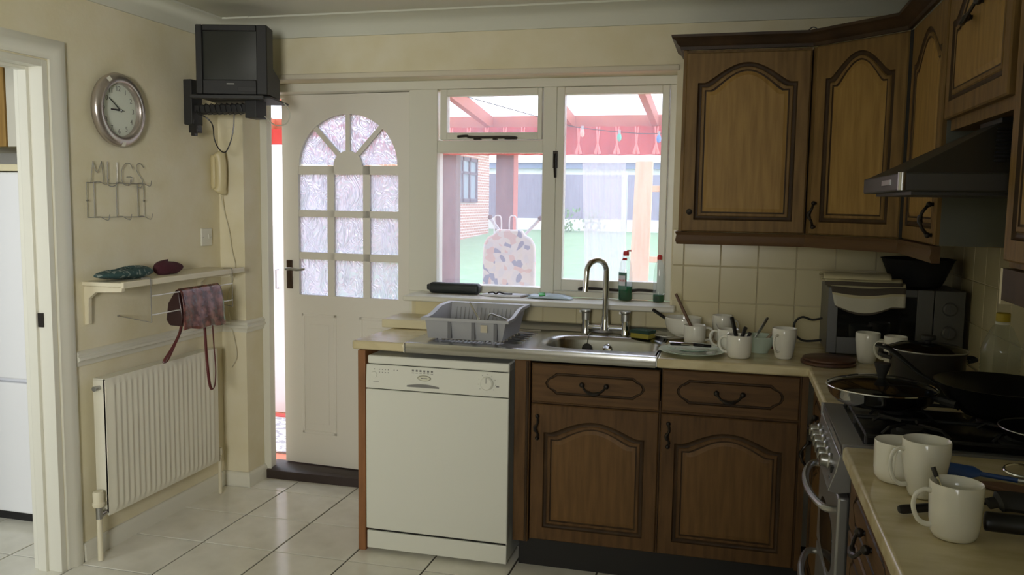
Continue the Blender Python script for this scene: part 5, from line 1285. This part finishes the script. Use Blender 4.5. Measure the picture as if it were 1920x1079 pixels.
# radiator
rd = thing('radiator', 'white ribbed panel radiator under the shelf', 'radiator', (-2.47, 3.26, .46))
RY0, RY1, RZ0, RZ1 = 2.878, 3.652, .182, .752
nr = 21; prof = []
for k in range(nr):
    a = RY0 + .028 + k * (RY1 - RY0 - .056) / nr; st = (RY1 - RY0 - .056) / nr
    prof += [(a, 0), (a + st * .18, .0042), (a + st * .42, .0045), (a + st * .60, 0)]
prof.append((RY1 - .028, 0))
P2 = [(RY0, -.004)] + prof + [(RY1, -.004)]
g = MB(); zr = [RZ0 + .018, RZ0 + .034, RZ1 - .040, RZ1 - .022]; n = len(P2)
rr = [[(-2.447 + (h_ if i in (1, 2) else min(h_, 0)), a, z) for a, h_ in P2] for i, z in enumerate(zr)]
rr = [[(-2.452, a, RZ0) for a, _ in P2]] + rr + [[(-2.452, a, RZ1) for a, _ in P2]]
g.add([p for r_ in rr for p in r_], [(k * n + i, k * n + i + 1, (k + 1) * n + i + 1, (k + 1) * n + i) for k in range(5) for i in range(n - 1)])
g.box(-2.462, -2.452, RY0, RY1, RZ0, RZ1)
obj('panel', g, ENAM, rd, smooth=40)
obj('back_panel', boxo(-2.515, -2.505, RY0 + .004, RY1 - .004, RZ0 + .01, RZ1 - .005), ENAM, rd)
obj('side_cover', MB().box(-2.51, -2.455, RY0, RY0 + .004, RZ0 + .01, RZ1 - .003), ENAM, rd)
obj('side_cover', MB().box(-2.51, -2.455, RY1 - .004, RY1, RZ0 + .01, RZ1 - .003), ENAM, rd)
obj('top_grille', boxo(-2.51, -2.452, RY0, RY1, RZ1 - .004, RZ1 + .002), ENAM, rd)
obj('bleed_valve', MB().tube([(-2.48, RY0 + .01, RZ1 - .035), (-2.48, RY0 - .032, RZ1 - .035)], [.008, .011], 12), BRUSH, rd)
vv = obj('valve', MB().tube([(-2.47, 2.84, .18), (-2.47, 2.84, .228)], .013, 12).tube([(-2.47, 2.835, .19), (-2.47, 2.885, .198)], .012, 12), BRUSH, rd)
obj('thermostat_head', MB().lathe([(.021, 0), (.024, .006), (.024, .016), (.021, .020), (.022, .056), (.019, .064), (1e-4, .066)], 20, (-2.47, 2.838, .232)), SHP, vv)
obj('pipe', MB().tube([(-2.47, 2.84, .004), (-2.47, 2.84, .18)], .011, 12), SHP, rd)
obj('pipe', MB().tube([(-2.47, 3.683, .004), (-2.47, 3.683, .20), (-2.47, 3.65, .205)], .009, 12), SHP, rd)
obj('lockshield', MB().lathe([(.014, 0), (.015, .02), (.012, .035), (1e-4, .036)], 14, (-2.47, 3.683, .205)), SHP, rd)

# ------------------------------------------------------------------ side room
fr = thing('fridge_freezer', 'tall white fridge freezer in the side room', 'fridge', (-3.3, 3.4, 0))
obj('cabinet', boxo(-3.58, -2.982, 3.13, 3.70, .03, 1.592), FRIDGE, fr, bevel=.004)
obj('upper_door', boxo(-3.58, -2.98, 3.085, 3.127, .668, 1.592), FRIDGE, fr, bevel=.008, seg=3)
obj('lower_door', boxo(-3.58, -2.98, 3.085, 3.127, .045, .650), FRIDGE, fr, bevel=.008, seg=3)
obj('foot_grille', boxo(-3.57, -2.99, 3.11, 3.14, .0, .045), DARK, fr)
tag(obj('fridge_shelf', boxo(-3.62, -2.93, 3.08, 3.72, 1.597, 1.627), CREAM, bevel=.003), 'cream board lying over the fridge freezer', 'shelf')
wc = thing('side_room_cupboard', 'cream wall cupboard above the fridge freezer', 'cupboard', (-3.3, 3.4, 1.7))
obj('body', boxo(-3.9, -2.95, 3.22, 3.72, 1.71, 2.10), CREAM, wc); obj('door', boxo(-3.205, -2.955, 3.20, 3.22, 1.71, 2.10), mat('cupboard_cream', (.62, .60, .52), .45), wc, bevel=.003); obj('door', boxo(-3.88, -3.215, 3.20, 3.22, 1.71, 2.10), OAKP, wc, bevel=.003)
bk = tag(obj('dark_bag', MB().ball((-3.09, 3.30, 1.662), .035, 14, (1.2, 1.2, .95)), BLACKM, smooth=60), 'small dark bundle on the board above the fridge freezer', 'bag')

tag(obj('loose_wire', MB().tube(spline([(.235, 3.62, 2.153), (.245, 3.60, 2.178), (.262, 3.60, 2.190), (.280, 3.60, 2.178), (.285, 3.62, 2.153)]), .0022, 6), BLACK), 'thin wire loop on top of the wall cabinets above the first corner', 'wire')
